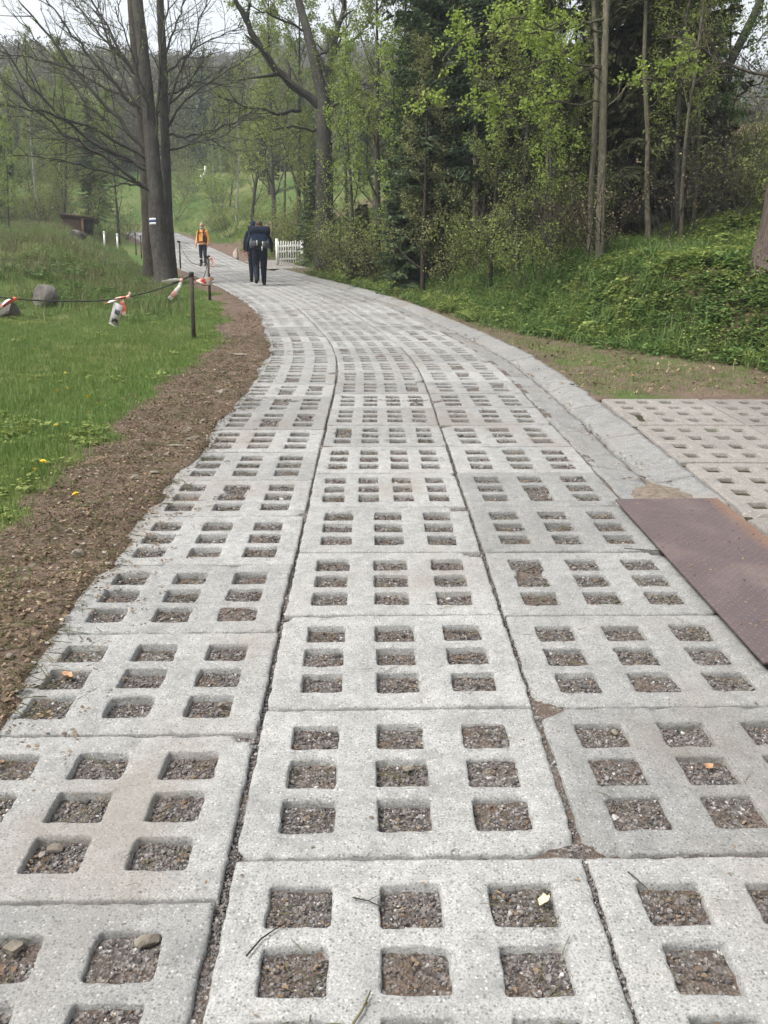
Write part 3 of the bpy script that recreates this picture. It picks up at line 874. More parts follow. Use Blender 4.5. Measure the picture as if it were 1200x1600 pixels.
def stick_mesh(seed):
    r = np.random.default_rng(seed); g = Geo()
    for _ in range(5):
        a = r.uniform(0, 3.14); L = r.uniform(.02, .07); c = np.append(r.normal(0, .06, 2), .004); d = np.array([math.cos(a), math.sin(a), r.normal(0, .12)])
        g.tube([c - d * L, c + [0, 0, .003], c + d * L], [.0012, .0016, .0008], 3, cap=False)
    return g.mesh('needle', [L_DRY])
x, y = pick(9000, -4.2, -1.2, 2.4, 14, lambda x, y: soil(x, y) * .8, 116, .8)
strew('fallen_needles', source('needle', stick_mesh(117)), x, y, 118, .5, 1.4, 'straw-coloured needles and stalks strewn on the soil verge', 'litter', .2)
def pebble(seed, mat, flat=.6):
    r = np.random.default_rng(seed)
    bm = bmesh.new(); bmesh.ops.create_icosphere(bm, subdivisions=1, radius=1)
    for v in bm.verts: v.co = Vector((v.co.x * r.uniform(.75, 1.15), v.co.y * r.uniform(.7, 1.1), v.co.z * flat * r.uniform(.8, 1.1)))
    me = bpy.data.meshes.new('pebble'); bm.to_mesh(me); bm.free(); me.materials.append(mat)
    return me
def mat_stone(name, stops):
    t = NT(name); oi = t.n('ShaderNodeObjectInfo').outputs['Random']; p = t.pos()
    c = t.ramp(oi, stops)
    c = t.mix(t.ramp(t.noise(p, 60, 4, .7), [(.45, 0.0), (.7, .5)]), c, (.10, .085, .07))
    t.bsdf(c, .85, t.bump(t.noise(p, 120, 3), .4, .004), .3)
    return t.m
M_PEB = mat_stone('loose stones', [(0, (.035, .033, .034)), (.3, (.08, .075, .075)), (.6, (.14, .127, .118)), (.8, (.20, .192, .19)), (.92, (.11, .075, .055)), (1, (.42, .41, .40))])
M_ROCK = mat_stone('verge stones', [(0, (.20, .18, .155)), (.5, (.33, .30, .265)), (1, (.45, .42, .38))])
x, y = pick(3000, -3.8, -1.3, 2.6, 16, lambda x, y: soil(x, y) * .5, 119, .8)
strew('soil_pebbles', source('pebble', pebble(120, M_ROCK)), x, y, 121, .004, .016, 'small pale pebbles in the brown soil verge', 'pebbles', .3)

x, y = pick(1500, -1.7, -.9, 2.4, 14, lambda x, y: (lat(x, y) > -1.5) * (lat(x, y) < -1.0) * sstep(-1.0, -1.45, lat(x, y)) * .8, 122, .8)
strew('slab_crumbs', source('crumb', flake(123, .008, L_DEAD, 4)), x, y, 124, .5, 1.4, 'soil crumbs and scraps blown over the outer edge of the left lane', 'litter', .2, 0, lambda x, y: zr(y) + .002)
x, y = pick(1500, 1.3, 2.3, 5.2, 24, lambda x, y: (lat(x, y) > 1.7) * (lat(x, y) < 2.0) * .5 * (.3 + noise2(x * 3, y * 1.5, 6)), 125, .8)
strew('gutter_scraps', source('crumb', flake(126, .014, L_DEAD, 4)), x, y, 127, .5, 1.4, 'leaf scraps and silt gathered along the crack of the gutter', 'litter', .2, 0, lambda x, y: zr(y) - .025)
x, y = pick(260, 1.5, 2.2, 3.2, 5.25, lambda x, y: .8 + 0 * x, 128)
strew('plate_scraps', source('crumb', flake(129, .008, L_DEAD, 1)), x, y, 130, .4, 1.3, 'tiny leaf scraps on the steel plate', 'litter', .2, 0, lambda x, y: zr(y) + .042)
x, y = pick(420, -1.5, 1.5, 1.6, 12, lambda x, y: .8 + 0 * x, 133)
strew('road_scraps', source('crumb', flake(134, .006, L_DEAD, 1)), x, y, 135, .4, 1.5, 'tiny brown scraps scattered over the slabs', 'litter', .15, 0, lambda x, y: zr(y) + .002)
# silt washed over the gutter above the steel plate
sy, sx = np.meshgrid(np.linspace(5.12, 5.95, 34), np.linspace(1.50, 2.20, 28), indexing='ij')
sh_ = .030 * np.clip(1 - ((sx - 1.86) / .33) ** 2 - ((sy - 5.35) / .42) ** 2 + .45 * fbm(sx * 6, sy * 6, 5), -.5, 1) - .012 + .004 * fbm(sx * 30, sy * 30, 6)
si = np.arange(sx.size).reshape(sx.shape)
sg = Geo(); sg.add(np.stack([sx, sy, zr(sy) - .015 + sh_], -1).reshape(-1, 3), np.stack([si[:-1, :-1], si[:-1, 1:], si[1:, 1:], si[1:, :-1]], -1).reshape(-1, 4)[:, ::-1])
tag(link('silt', sg.mesh('silt', [plain('grey silt', (.15, .125, .10), .95, .45, 26, .1, 0, .6)], True)), 'brown silt washed over the gutter just above the steel plate', 'silt', kind='stuff')
# weeds in the entry slabs
x = RNG.choice([2.30, 2.53, 2.78, 3.02, 3.3, 3.55], 40) + RNG.normal(0, .03, 40); y = RNG.uniform(4.6, 8.5, 40)
strew('pad_weeds', source('tuft', blades(8, .045, .035, .003, 136, L_GRASS)), x, y, 137, .5, 1.1, 'grass sprouting from the holes of the entry slabs', 'grass', .1, 0, lambda x, y: zr(y) + .03)

# loose stones and scraps in the slabs' holes and joints
HP = np.array(HOLES); r = np.random.default_rng(131)
hv = HP[(np.abs(HP[:, 0]) < .50 * HP[:, 1] + .5) & (HP[:, 1] > 1.2)]
pts, scs = [], []
for hx, hy, hz, hw, hl in hv:
    n = int(np.interp(hy, [1.5, 4, 9], [520, 240, 60]) * r.choice((.25, .6, 1.0, 1.0, 1.1)))
    u = r.uniform(-.5, .5, (n, 2)) * [hw * .97, hl * .97]
    px_, py_ = hx + u[:, 0], hy + u[:, 1]
    bz = zr(py_) - np.interp(py_, [5, 12], [.027, .020]) + .010 * fbm(px_ * 9, py_ * 9, 91) + .006 * fbm(px_ * 40, py_ * 40, 92) + bed_fill(px_, py_)
    s = np.exp(r.normal(math.log(np.interp(hy, [1.5, 5, 9], [.0036, .0045, .006])), .38, n))
    pts.append(np.stack([px_, py_, bz + s * .25], -1)); scs.append(s)
for o_ in (-.511, .511):                                           # the two long joints
    n = 7000
    yy = 1.3 * (9 / 1.3) ** r.random(n); xx = xr(yy) + o_ + r.normal(0, .012, n)
    s = np.exp(r.normal(math.log(.0036), .35, n))
    pts.append(np.stack([xx, yy, zr(yy) - .022 + r.normal(0, .003, n)], -1)); scs.append(s)
pts = np.concatenate(pts); scs = np.concatenate(scs)
half = r.random(len(pts)) < .5
for k, sel in enumerate((half, ~half)):
    n = int(sel.sum())
    scatter('gravel', pts[sel], np.stack([r.normal(0, .5, n), r.normal(0, .5, n), r.uniform(0, 6.28, n)], -1), scs[sel], source('pebble', pebble(132 + k, M_PEB, .7)),
            ('fine grey gravel lying in the holes of the road slabs', 'mixed brown and grey gravel filling holes and joints of the road slabs')[k], 'gravel')
n = 1500
k = r.integers(0, len(hv), n)
px_ = hv[k, 0] + r.uniform(-.5, .5, n) * hv[k, 3] * .9; py_ = hv[k, 1] + r.uniform(-.5, .5, n) * hv[k, 4] * .9
scatter('hole_scraps', np.stack([px_, py_, zr(py_) - .016], -1), np.stack([r.normal(0, .25, n), r.normal(0, .25, n), r.uniform(0, 6.28, n)], -1), r.uniform(.5, 1.3, n),
        source('flake', flake(140, .009, L_DEAD, 2)), 'brown leaf scraps caught in the holes of the road slabs', 'litter')
n = 500
k = r.integers(0, len(hv), n)
px_ = hv[k, 0] + r.uniform(-.5, .5, n) * hv[k, 3] * .8; py_ = hv[k, 1] + r.uniform(-.5, .5, n) * hv[k, 4] * .8
scatter('hole_stalks', np.stack([px_, py_, zr(py_) - .016], -1), np.stack([r.normal(0, .2, n), r.normal(0, .2, n), r.uniform(0, 6.28, n)], -1), r.uniform(.4, .9, n),
        source('needle', stick_mesh(141)), 'thin dry stalks caught in the holes of the road slabs', 'litter')
# ---------------------------------------------------------------- trees
def norm(v): return np.asarray(v, float) / (np.linalg.norm(v) + 1e-9)
def shoot(r, p, d, L, n, wob, up, pull=None):
    """a wandering twig: n + 1 points from p along d, bending by wob and towards +z by up"""
    P = [np.asarray(p, float)]; d = norm(d); st = L / n
    for _ in range(n):
        d = norm(d + r.normal(0, wob, 3) + np.array([0, 0, up]) + (0 if pull is None else pull))
        P.append(P[-1] + d * st)
    return np.array(P)
def along(P, t):
    s = np.concatenate([[0], np.cumsum(np.linalg.norm(np.diff(P, axis=0), axis=1))]); u = t * s[-1]
    p = np.array([np.interp(u, s, P[:, i]) for i in range(3)])
    k = min(np.searchsorted(s, u, side='right') - 1, len(P) - 2)
    return p, norm(P[k + 1] - P[k])
def leaf_cards(P, size, seed, droop=.35, m=.5):
    """small pointed leaves, folded along the midrib, one per point"""
    r = np.random.default_rng(seed); n = len(P)
    f = r.normal(0, 1, (n, 3)); f[:, 2] = f[:, 2] * .5 - droop; f /= np.linalg.norm(f, axis=1)[:, None]
    s = np.cross(f, r.normal(0, 1, (n, 3))); s /= np.linalg.norm(s, axis=1)[:, None] + 1e-9
    up = np.cross(s, f)
    L = (size * r.uniform(.55, 1.3, n))[:, None]
    a = P; b = P + f * L * .5 + s * L * .36 * m * 2 + up * L * .1; c = P + f * L; d = P + f * L * .5 - s * L * .36 * m * 2 + up * L * .1
    V = np.stack([a, b, c, d], 1).reshape(-1, 3)
    k = np.arange(n)[:, None] * 4
    T = np.concatenate([k + [0, 1, 2], k + [0, 2, 3]], 0)
    return V, T
def crown_mesh(name, P, size, seed, mat, droop=.35):
    V, T = leaf_cards(np.asarray(P), size, seed, droop)
    return make_mesh(name, V, None, T, [mat])

def cross_dirs(r, d, spread):
    """a direction leaving d by about spread radians"""
    a = np.cross(d, norm(r.normal(0, 1, 3))); a = norm(a)
    return norm(d * math.cos(spread) + a * math.sin(spread))

def broadleaf(seed, H, r0, base, spread, n1, n2, n3, leaf, per, mat_l, mat_b, elev=.9, bend=.06, wob=.10, lean=(0, 0), dens=1.0):
    """trunk, branches and leaves of a young deciduous tree; the leaves sit on the outer twigs"""
    r = np.random.default_rng(seed)
    T = shoot(r, (0, 0, -.25), (lean[0], lean[1], 1), H, 12, .035, .02)
    rt = r0 * (1 - np.linspace(0, 1, 13) ** 1.1 * .93); rt[0] *= 1.35
    gt, gb = Geo(), Geo(); gt.tube(T, rt, 8)
    tips = []
    az = r.uniform(0, 6.28)
    for i in range(n1):
        t = base + (1 - base) * ((i + r.uniform(0, 1)) / n1) ** .9 * .97
        p, d = along(T, t); az += 2.4 + r.normal(0, .35)
        e = elev * (1 + .35 * t) * r.uniform(.75, 1.2)
        L = spread * (1 - .72 * (max(t - base, 0) / (1 - base)) ** 1.3) * r.uniform(.7, 1.15)
        bd = norm([math.cos(az) * math.cos(e), math.sin(az) * math.cos(e), math.sin(e)])
        P = shoot(r, p, bd, L, 7, wob, bend)
        rb = max(r0 * .36 * (1 - .7 * t) * (L / spread) ** .5, .012)
        gb.tube(P, rb * (1 - np.linspace(0, .85, 8)), 5, cap=False)
        for j in range(n2):
            u = .22 + .76 * (j + r.random()) / n2
            q, qd = along(P, u); L2 = L * .42 * (1 - .45 * u) * r.uniform(.6, 1.2)
            P2 = shoot(r, q, cross_dirs(r, qd, r.uniform(.5, 1.0)), L2, 4, wob * 1.2, bend)
            gb.tube(P2, np.linspace(max(rb * .38, .007), .004, 5), 3, cap=False)
            for k in range(n3):
                w = .25 + .75 * (k + r.random()) / n3
                q3, d3 = along(P2, w)
                P3 = shoot(r, q3, cross_dirs(r, d3, .7), L2 * .4 * r.uniform(.5, 1.2), 2, .15, bend)
                gb.tube(P3, np.linspace(.005, .0025, 3), 3, cap=False)
                tips.append(P3[1:])
            tips.append(P2[2:])
    tips = np.concatenate(tips)
    keep = tips[r.random(len(tips)) < dens * .62]
    if dens < 1: keep = keep[noise2(keep[:, 0] * 1.1 + seed, keep[:, 1] * 1.1 + keep[:, 2] * .9, seed) > .35]
    per += 2
    LP = np.repeat(keep, per, 0) + r.normal(0, leaf * 1.1, (len(keep) * per, 3)) - [0, 0, leaf * .4]
    return dict(trunk=gt.mesh('trunk', [mat_b], True), branches=gb.mesh('branches', [mat_b], True),
                crown=crown_mesh('crown', LP, leaf, seed, mat_l) if len(LP) else None)

def spruce(seed, H, r0, base, wide, mat_l, mat_b=None, gap=.34, fine=1.0, dead=0):
    r = np.random.default_rng(seed)
    T = shoot(r, (0, 0, -.3), (0, 0, 1), H, 10, .012, .02)
    gt, gb = Geo(), Geo()
    rt = r0 * (1 - np.linspace(0, .96, 11)); rt[0] *= 1.4
    gt.tube(T, rt, 9)
    A, B, W = [], [], []
    z = base
    while z < H * .985:
        t = z / H
        L = wide * (1 - (max(z - base, 0) / (H - base)) ** 1.1) + .12
        if z < base + 1.5: L *= .6 + .4 * (z - base) / 1.5
        nb = 5 if L < .8 else 7
        a0 = r.uniform(0, 6.28)
        for k in range(nb):
            az = a0 + k * 2 * math.pi / nb + r.normal(0, .25); Lb = L * r.uniform(.7, 1.12)
            p, _ = along(T, t)
            e0 = .25 - .55 * (1 - t); d = norm([math.cos(az), math.sin(az), e0])
            P = shoot(r, p, d, Lb, 5, .05, -.035 + .03 * t)
            P[-1, 2] += .06 * Lb; P[-2, 2] += .02 * Lb
            gb.tube(P, np.linspace(.008 + .010 * Lb, .004, 6), 3, cap=False)
            n = max(5, int(Lb * 17 * fine))
            for j in range(n):
                u = .12 + .88 * (j + r.random()) / n
                q, qd = along(P, u); s = 1 if j % 2 else -1
                side = norm(np.cross(qd, (0, 0, 1))) * s
                Ls = (.10 + .30 * Lb * (1 - u) * .8 + .06) * r.uniform(.6, 1.2)
                dd = norm(qd * r.uniform(.3, .9) + side * r.uniform(.5, 1) + np.array([0, 0, r.uniform(-.65, -.05)]))
                A.append(q); B.append(q + dd * Ls); W.append(.035 + .02 * r.random())
                m = q + dd * Ls * .5
                A.append(m); B.append(m + norm(dd + r.normal(0, .45, 3) - [0, 0, .3]) * Ls * .6); W.append(.035)
        z += gap * r.uniform(.75, 1.3) * (1 - .4 * t)
    for _ in range(dead):
        t = r.uniform(.02, max(base / H, .1)); p, _ = along(T, t); az = r.uniform(0, 6.28)
        P = shoot(r, p, (math.cos(az), math.sin(az), r.uniform(-.3, .2)), wide * r.uniform(.25, .75), 4, .12, -.04)
        gb.tube(P, np.linspace(.010, .003, 5), 3, cap=False)
        for _k in range(3):
            q, qd = along(P, r.uniform(.3, 1)); gb.tube(shoot(r, q, cross_dirs(r, qd, .8), .3, 2, .2, -.05), [.004, .003, .002], 3, cap=False)
    A, B, W = np.array(A), np.array(B), np.array(W)[:, None]
    d = B - A; d /= np.linalg.norm(d, axis=1)[:, None]
    s = np.cross(d, r.normal(0, .5, A.shape) + [0, 0, 1]); s /= np.linalg.norm(s, axis=1)[:, None] + 1e-9
    u = np.cross(s, d)
    # two crossed, tapering sprays for each shoot
    V = np.stack([A - s * W * .5, A + s * W * .5, A + (B - A) * .6 + s * W, B, A + (B - A) * .6 - s * W,
                  A - u * W * .5, A + u * W * .5, A + (B - A) * .6 + u * W * .9, A + (B - A) * .6 - u * W * .9], 1)
    k = np.arange(len(A))[:, None] * 9
    Q = np.concatenate([k + [0, 1, 2, 4], k + [5, 6, 7, 8]], 0); Tt = np.concatenate([k + [4, 2, 3], k + [8, 7, 3]], 0)
    mb = mat_b or B_SPRUCE
    return dict(trunk=gt.mesh('trunk', [mb], True), branches=gb.mesh('branches', [mb], True), crown=make_mesh('crown', V.reshape(-1, 3), Q, Tt, [mat_l]))

def thicket(seed, n, h, spread, leaf, per, mat_l, mat_b, r0=.012):
    """a many-stemmed shrub"""
    r = np.random.default_rng(seed); gb = Geo(); tips = []
    for i in range(n):
        a = r.uniform(0, 6.28); d = norm([math.cos(a) * spread, math.sin(a) * spread, r.uniform(.8, 1.4)])
        P = shoot(r, np.append(r.normal(0, .12, 2), -.1), d, h * r.uniform(.6, 1.1), 6, .1, .03)
        gb.tube(P, np.linspace(r0 * r.uniform(.6, 1.2), .003, 7), 4, cap=False)
        for j in range(7):
            q, qd = along(P, r.uniform(.25, 1)); P2 = shoot(r, q, cross_dirs(r, qd, .7), h * .28 * r.uniform(.4, 1.1), 3, .15, .02)
            gb.tube(P2, np.linspace(.005, .002, 4), 3, cap=False); tips.append(P2[1:])
            for k in range(3):
                q3, d3 = along(P2, r.uniform(.3, 1)); P3 = shoot(r, q3, cross_dirs(r, d3, .8), h * .1, 2, .2, 0)
                gb.tube(P3, [.003, .0025, .0015], 3, cap=False); tips.append(P3[1:])
    tips = np.concatenate(tips)
    out = dict(stems=gb.mesh('stems', [mat_b], True), foliage=None)
    if per > 0:
        n = int(len(tips) * per)
        LP = tips[r.integers(0, len(tips), n)] + r.normal(0, leaf * 1.3, (n, 3))
        out['foliage'] = crown_mesh('foliage', LP, leaf, seed, mat_l)
    return out

def plant(name, kind, loc, label, cat='tree', group=None, scale=1.0, rz=0.0, tilt=(0, 0), sz=None):
    e = thing(name, label, cat, loc, rz, group)
    e.rotation_euler = (tilt[0], tilt[1], rz); e.scale = (scale, scale, sz or scale)
    for k, me in kind.items():
        if me is not None:
            o = link(k, me, e)
            if k != 'trunk': o['kind'] = 'stuff'
    return e

# the kinds (meshes are shared by the trees of one kind)
K_LIME = [broadleaf(501 + i, 8.5, .075, .18, 2.1, 20, 6, 3, .075, 3, L_LIME, B_GREY, .75) for i in range(2)]
K_SPRING = [broadleaf(511 + i, 11, .11, .15, 2.6, 26, 7, 4, .085, 4, L_SPRING, B_GREY, .8) for i in range(3)]
K_OLIVE = [broadleaf(521 + i, 10, .10, .12, 2.4, 26, 7, 4, .075, 3, L_OLIVE, B_DARK, .7) for i in range(2)]
K_GREEN = [broadleaf(531, 10, .10, .12, 2.5, 26, 7, 4, .085, 4, L_GREEN, B_DARK, .75)]
K_SPARSE = [broadleaf(541 + i, 12, .085, .35, 2.2, 22, 6, 3, .07, 2, L_SPRING, B_PALE, .85, dens=.55) for i in range(2)]
K_BARE = [broadleaf(551 + i, 11, .07, .25, 2.0, 22, 7, 4, .05, 1, L_BUD, B_GREY, .95, dens=.5) for i in range(2)]
K_BIRCH = [broadleaf(561, 12, .09, .25, 1.8, 26, 8, 4, .06, 3, L_SPRING, B_BIRCH, .95)]
K_SPRUCE = [spruce(571, 17, .17, 1.3, 2.5, L_NEEDLE, dead=14), spruce(572, 15, .16, 2.4, 2.3, L_NEEDLE, dead=30), spruce(573, 14, .14, 1.0, 2.2, L_NEEDLE_O, dead=10)]
K_SPRUCE_S = [spruce(575, 5.0, .06, .25, 1.25, L_NEEDLE, gap=.2), spruce(576, 3.6, .05, .15, 1.0, L_NEEDLE_O, gap=.17)]
K_SH_LIME = thicket(581, 9, 2.0, .6, .065, 3.0, L_LIME, B_GREY)
K_SH_SPR = thicket(582, 11, 2.4, .6, .06, 3.2, L_SPRING, B_GREY)
K_SH_OLI = thicket(583, 12, 1.9, .8, .055, 2.6, L_OLIVE, B_DARK)
K_SH_BARE = thicket(584, 14, 2.6, .55, .05, .35, L_BUD, B_GREY)
K_SH_BROWN = thicket(585, 14, 1.6, .9, .035, 1.2, L_BUD, B_DARK)
rt = random.Random(77)
def stand(px, depth): return column(px, depth)

# --- the big bare trees by the left edge of the road: trunks and limbs follow the photograph
def limb(g, tips, r, pix, dep0, dep1, r0, r1, n2=9, n3=4, L2=1.5, twig=.008, mat=0):
    k = len(pix); P = np.array([at(p[0], p[1], dep0 + (dep1 - dep0) * i / (k - 1)) for i, p in enumerate(pix)])
    s = np.linspace(0, k - 1, k * 4); C = np.stack([np.interp(s, np.arange(k), P[:, i]) for i in range(3)], -1)
    for _ in range(2): C[1:-1] = .25 * C[:-2] + .5 * C[1:-1] + .25 * C[2:]
    C[1:-1] += r.normal(0, .035, C[1:-1].shape)
    g.tube(C, np.linspace(r0, r1, len(C)), 5, cap=False)
    for j in range(n2):
        u = .15 + .85 * (j + r.random()) / n2
        q, qd = along(C, u); l2 = L2 * (1.15 - .6 * u) * r.uniform(.5, 1.25)
        P2 = shoot(r, q, cross_dirs(r, qd, r.uniform(.45, .95)), l2, 5, .10, .035)
        g.tube(P2, np.linspace(max(r1 * 1.0, twig * 1.3), twig * .5, 6), 4, cap=False)
        for kk in range(n3):
            q3, d3 = along(P2, .2 + .8 * r.random())
            P3 = shoot(r, q3, cross_dirs(r, d3, r.uniform(.4, .9)), l2 * .45 * r.uniform(.4, 1.1), 3, .12, .03)
            g.tube(P3, np.linspace(twig * .65, twig * .35, 4), 3, cap=False); tips.append(P3[1:])
            for k3 in range(2):
                q4, d4 = along(P3, r.random()); P4 = shoot(r, q4, cross_dirs(r, d4, .7), l2 * .2 * r.uniform(.4, 1.1), 2, .12, .03)
                g.tube(P4, [twig * .45, twig * .38, twig * .3], 3, cap=False); tips.append(P4[1:])
def pixel_tree(name, label, base_px, depth, trunk, widths, limbs, seed, mat_b, leaf=None, leaf_mat=None, leaf_n=0, top=True, twig=.008, foot=1.5):
    """trunk given as pixels at one depth, down to the ground"""
    r = np.random.default_rng(seed); base = stand(base_px[0], depth)
    e = thing(name, label, 'tree', base)
    off = base
    P = [base - [0, 0, .3]] + [at(p[0], p[1], depth) for p in trunk]
    if P[1][2] < P[0][2] + .2: P.pop(1)
    P = np.array(P); rad = np.array([widths[0]] + list(widths[-(len(P) - 1):]))
    if top:                                                         # goes on above the picture
        d = norm(P[-1] - P[-2] + [0, 0, 1.0]); P = np.vstack([P, P[-1] + d * 3, P[-1] + d * 6]); rad = np.append(rad, [rad[-1] * .6, rad[-1] * .2])
    s = np.linspace(0, len(P) - 1, len(P) * 5); C = np.stack([np.interp(s, np.arange(len(P)), P[:, i]) for i in range(3)], -1)
    rr_ = np.interp(s, np.arange(len(P)), rad)
    for _ in range(2): C[1:-1] = .25 * C[:-2] + .5 * C[1:-1] + .25 * C[2:]
    h = C[:, 2] - base[2]; rr_ = rr_ * (1 + (foot - 1) * np.exp(-np.maximum(h, 0) / .35))
    gt = Geo(); gt.tube(C - off, rr_, 14)
    V = gt.V[0]; V += (fbm(V[:, 2] * 1.5 + V[:, 0] * 4, V[:, 1] * 4, seed)[:, None] * .02)
    link('trunk', gt.mesh('trunk', [mat_b], True), e)
    g, tips = Geo(), []
    for L in limbs: limb(g, tips, r, *L[:5], twig=twig, **(L[5] if len(L) > 5 else {}))
    if top:
        for k in range(16):
            q, qd = along(C, r.uniform(.72, .99)); a = r.uniform(0, 6.28)
            P1 = shoot(r, q, (math.cos(a), math.sin(a), .8), r.uniform(1.5, 3.2), 6, .1, .05)
            g.tube(P1, np.linspace(.03, .008, 7), 4, cap=False)
            for j in range(6):
                q2, d2 = along(P1, r.uniform(.2, 1)); P2 = shoot(r, q2, cross_dirs(r, d2, .7), r.uniform(.4, 1.1), 3, .12, .03)
                g.tube(P2, [.009, .007, .005, .003], 3, cap=False); tips.append(P2[1:])
    for k in range(len(g.V)): g.V[k] = g.V[k] - off
    link('branches', g.mesh('branches', [mat_b], True), e)['kind'] = 'stuff'
    if leaf and tips:
        tp = np.concatenate(tips); nc = max(leaf_n // 6, 1)              # leaves hang in small bunches
        LP = np.repeat(tp[r.integers(0, len(tp), nc)], 6, 0); LP = LP + r.normal(0, leaf * .8, LP.shape) - [0, 0, leaf * .5] - off
        link('crown', crown_mesh('crown', LP, leaf, seed, leaf_mat), e)['kind'] = 'stuff'
    return e

# right hand side first: these stand nearest
F = dict(n2=10, n3=3, L2=.75)
pixel_tree('hazel_tree', 'slender pale trunk on the right bank, tallest of the pair, with lime leaves', (936, 0), 15.2, [(937, 400), (939, 300), (942, 200), (944, 100), (948, 0)], [.085, .08, .075, .07, .065, .06],
           [([(940, 158), (860, 162), (790, 168), (655, 172)], 15.2, 14.4, .022, .006, F), ([(942, 108), (870, 112), (810, 150), (760, 150)], 15.2, 14.2, .024, .006, F),
            ([(943, 105), (880, 92), (800, 108), (720, 85)], 15.2, 14.0, .024, .006, F), ([(945, 50), (880, 30), (800, 60), (700, 40)], 15.2, 14.2, .024, .006, F),
            ([(945, 30), (860, 45), (780, 20), (690, 95)], 15.2, 13.8, .024, .006, F), ([(941, 130), (900, 90), (850, 60), (800, 10)], 15.2, 14.6, .022, .006, F),
            ([(941, 170), (990, 130), (1040, 120), (1080, 90)], 15.2, 14.8, .018, .006, F)], 601, B_PALE, .068, L_LIME, 4200, True, .006, 1.2)
pixel_tree('hazel_tree', 'thinner pale trunk leaning against the taller one on the right bank', (922, 0), 15.6, [(922, 400), (924, 290), (930, 200), (934, 100), (926, 0)], [.06, .056, .052, .048, .045, .04],
           [([(932, 230), (890, 190), (850, 190), (820, 200)], 15.6, 15.0, .012, .005, F)], 602, B_PALE, .066, L_LIME, 300, True, .006, 1.2)
pixel_tree('hazel_tree', 'lone thin trunk standing right of the pale pair on the bank', (1017, 0), 16.0, [(1014, 380), (1010, 300), (1012, 200), (1006, 100), (1010, 0)], [.052, .05, .048, .045, .04, .035],
           [([(1011, 170), (1040, 150), (1060, 120)], 16, 15.6, .012, .005, F)], 603, B_PALE, .075, L_SPRING, 220, True, .006, 1.2)
pixel_tree('spruce_tree', 'massive dark trunk with flared base cut by the right edge of the picture', (1222, 0), 12.4, [(1224, 420), (1232, 320), (1250, 150), (1268, 0)], [.42, .36, .33, .31, .30],
           [([(1215, 120), (1130, 100), (1080, 60)], 12.4, 12.9, .03, .008, dict(n2=14, n3=5, L2=1.0))], 604, B_SPRUCE, None, None, 0, True, .007, 1.5)
pixel_tree('maple_tree', 'grey leaning trunk rising against the bright sky at upper right', (1080, 0), 20.0, [(1085, 340), (1100, 200), (1125, 130), (1160, 60), (1190, 0)], [.15, .13, .12, .11, .10, .09],
           [([(1130, 120), (1100, 60), (1110, 0)], 20, 19.6, .03, .01), ([(1150, 80), (1190, 60), (1230, 20)], 20, 20, .03, .01), ([(1110, 170), (1060, 130), (1000, 60)], 20, 19.4, .03, .01),
            ([(1115, 150), (1180, 140), (1220, 90)], 20, 19.5, .03, .01)], 605, B_GREY, .09, L_SPRING, 2400, True, .008, 1.3)
pixel_tree('oak_tree', 'grey forked tree with one heavy limb reaching up left over the road', (505, 0), 29.5, [(505, 330), (505, 230), (506, 160), (490, 90), (478, 40), (466, 0)], [.30, .27, .25, .23, .18, .15, .13],
           [([(505, 170), (440, 118), (400, 65), (365, -5)], 29.5, 28.5, .16, .09, dict(n2=12, n3=4, L2=2.0)), ([(508, 165), (525, 60), (538, 0)], 29.5, 29.5, .13, .08, dict(n2=10, n3=4, L2=1.8)),
            ([(470, 172), (430, 178), (390, 168), (340, 150)], 29.5, 28, .07, .02, dict(n2=12, n3=4, L2=1.4)), ([(500, 200), (440, 200), (400, 212)], 29.5, 28, .05, .015, dict(n2=8, n3=4, L2=1.2)),
            ([(505, 180), (570, 130), (620, 90)], 29.5, 29, .06, .02, dict(n2=10, n3=4, L2=1.4)), ([(480, 50), (430, 25), (385, 10)], 29.5, 28.5, .05, .02, dict(n2=8, n3=4, L2=1.4)),
            ([(490, 90), (560, 60), (600, 0)], 29.5, 29, .06, .02, dict(n2=8, n3=4, L2=1.4))], 606, B_GREY, .085, L_SPRING, 2600, True, .010, 1.3)
Lb = dict(n2=13, n3=5, L2=1.7)
pixel_tree('alder_tree', 'thick grey leaning trunk bearing the blue and white trail mark, bare branches spreading left', (256, 0), 24.6,
           [(257, 430), (247, 370), (243, 300), (237, 230), (230, 150), (222, 70), (215, 0)], [.29, .265, .25, .23, .21, .19, .175, .16],
           [([(242, 270), (140, 222), (60, 150), (-5, 62)], 24.6, 23.2, .07, .018, Lb), ([(240, 245), (150, 150), (75, 55), (25, -5)], 24.6, 23.6, .07, .018, Lb),
            ([(232, 180), (150, 100), (105, 45), (70, -5)], 24.6, 23.8, .06, .018, Lb), ([(240, 255), (130, 192), (60, 172), (-10, 165)], 24.6, 22.8, .055, .014, Lb),
            ([(241, 300), (160, 245), (60, 178), (-10, 112)], 24.6, 23.0, .065, .016, Lb), ([(240, 295), (150, 262), (90, 250), (15, 244)], 24.6, 23.2, .04, .010, dict(n2=8, n3=4, L2=.9)),
            ([(228, 140), (175, 62), (140, -5)], 24.6, 24, .055, .02, Lb), ([(236, 220), (190, 120), (160, 40), (150, -5)], 24.6, 25.4, .05, .018, Lb),
            ([(241, 240), (245, 160), (255, 60), (262, -5)], 24.6, 24.2, .05, .02, Lb), ([(238, 230), (225, 140), (200, 70), (180, 10)], 24.6, 23.4, .045, .015, Lb),
            ([(241, 300), (205, 285), (170, 292), (125, 342)], 24.6, 22.6, .035, .008, dict(n2=6, n3=2, L2=.6)),
            ([(238, 262), (120, 230), (40, 180), (-5, 140)], 24.6, 25.6, .045, .012, Lb)], 607, B_GREY, .045, L_LIME, 1700, True, .010, 1.35)
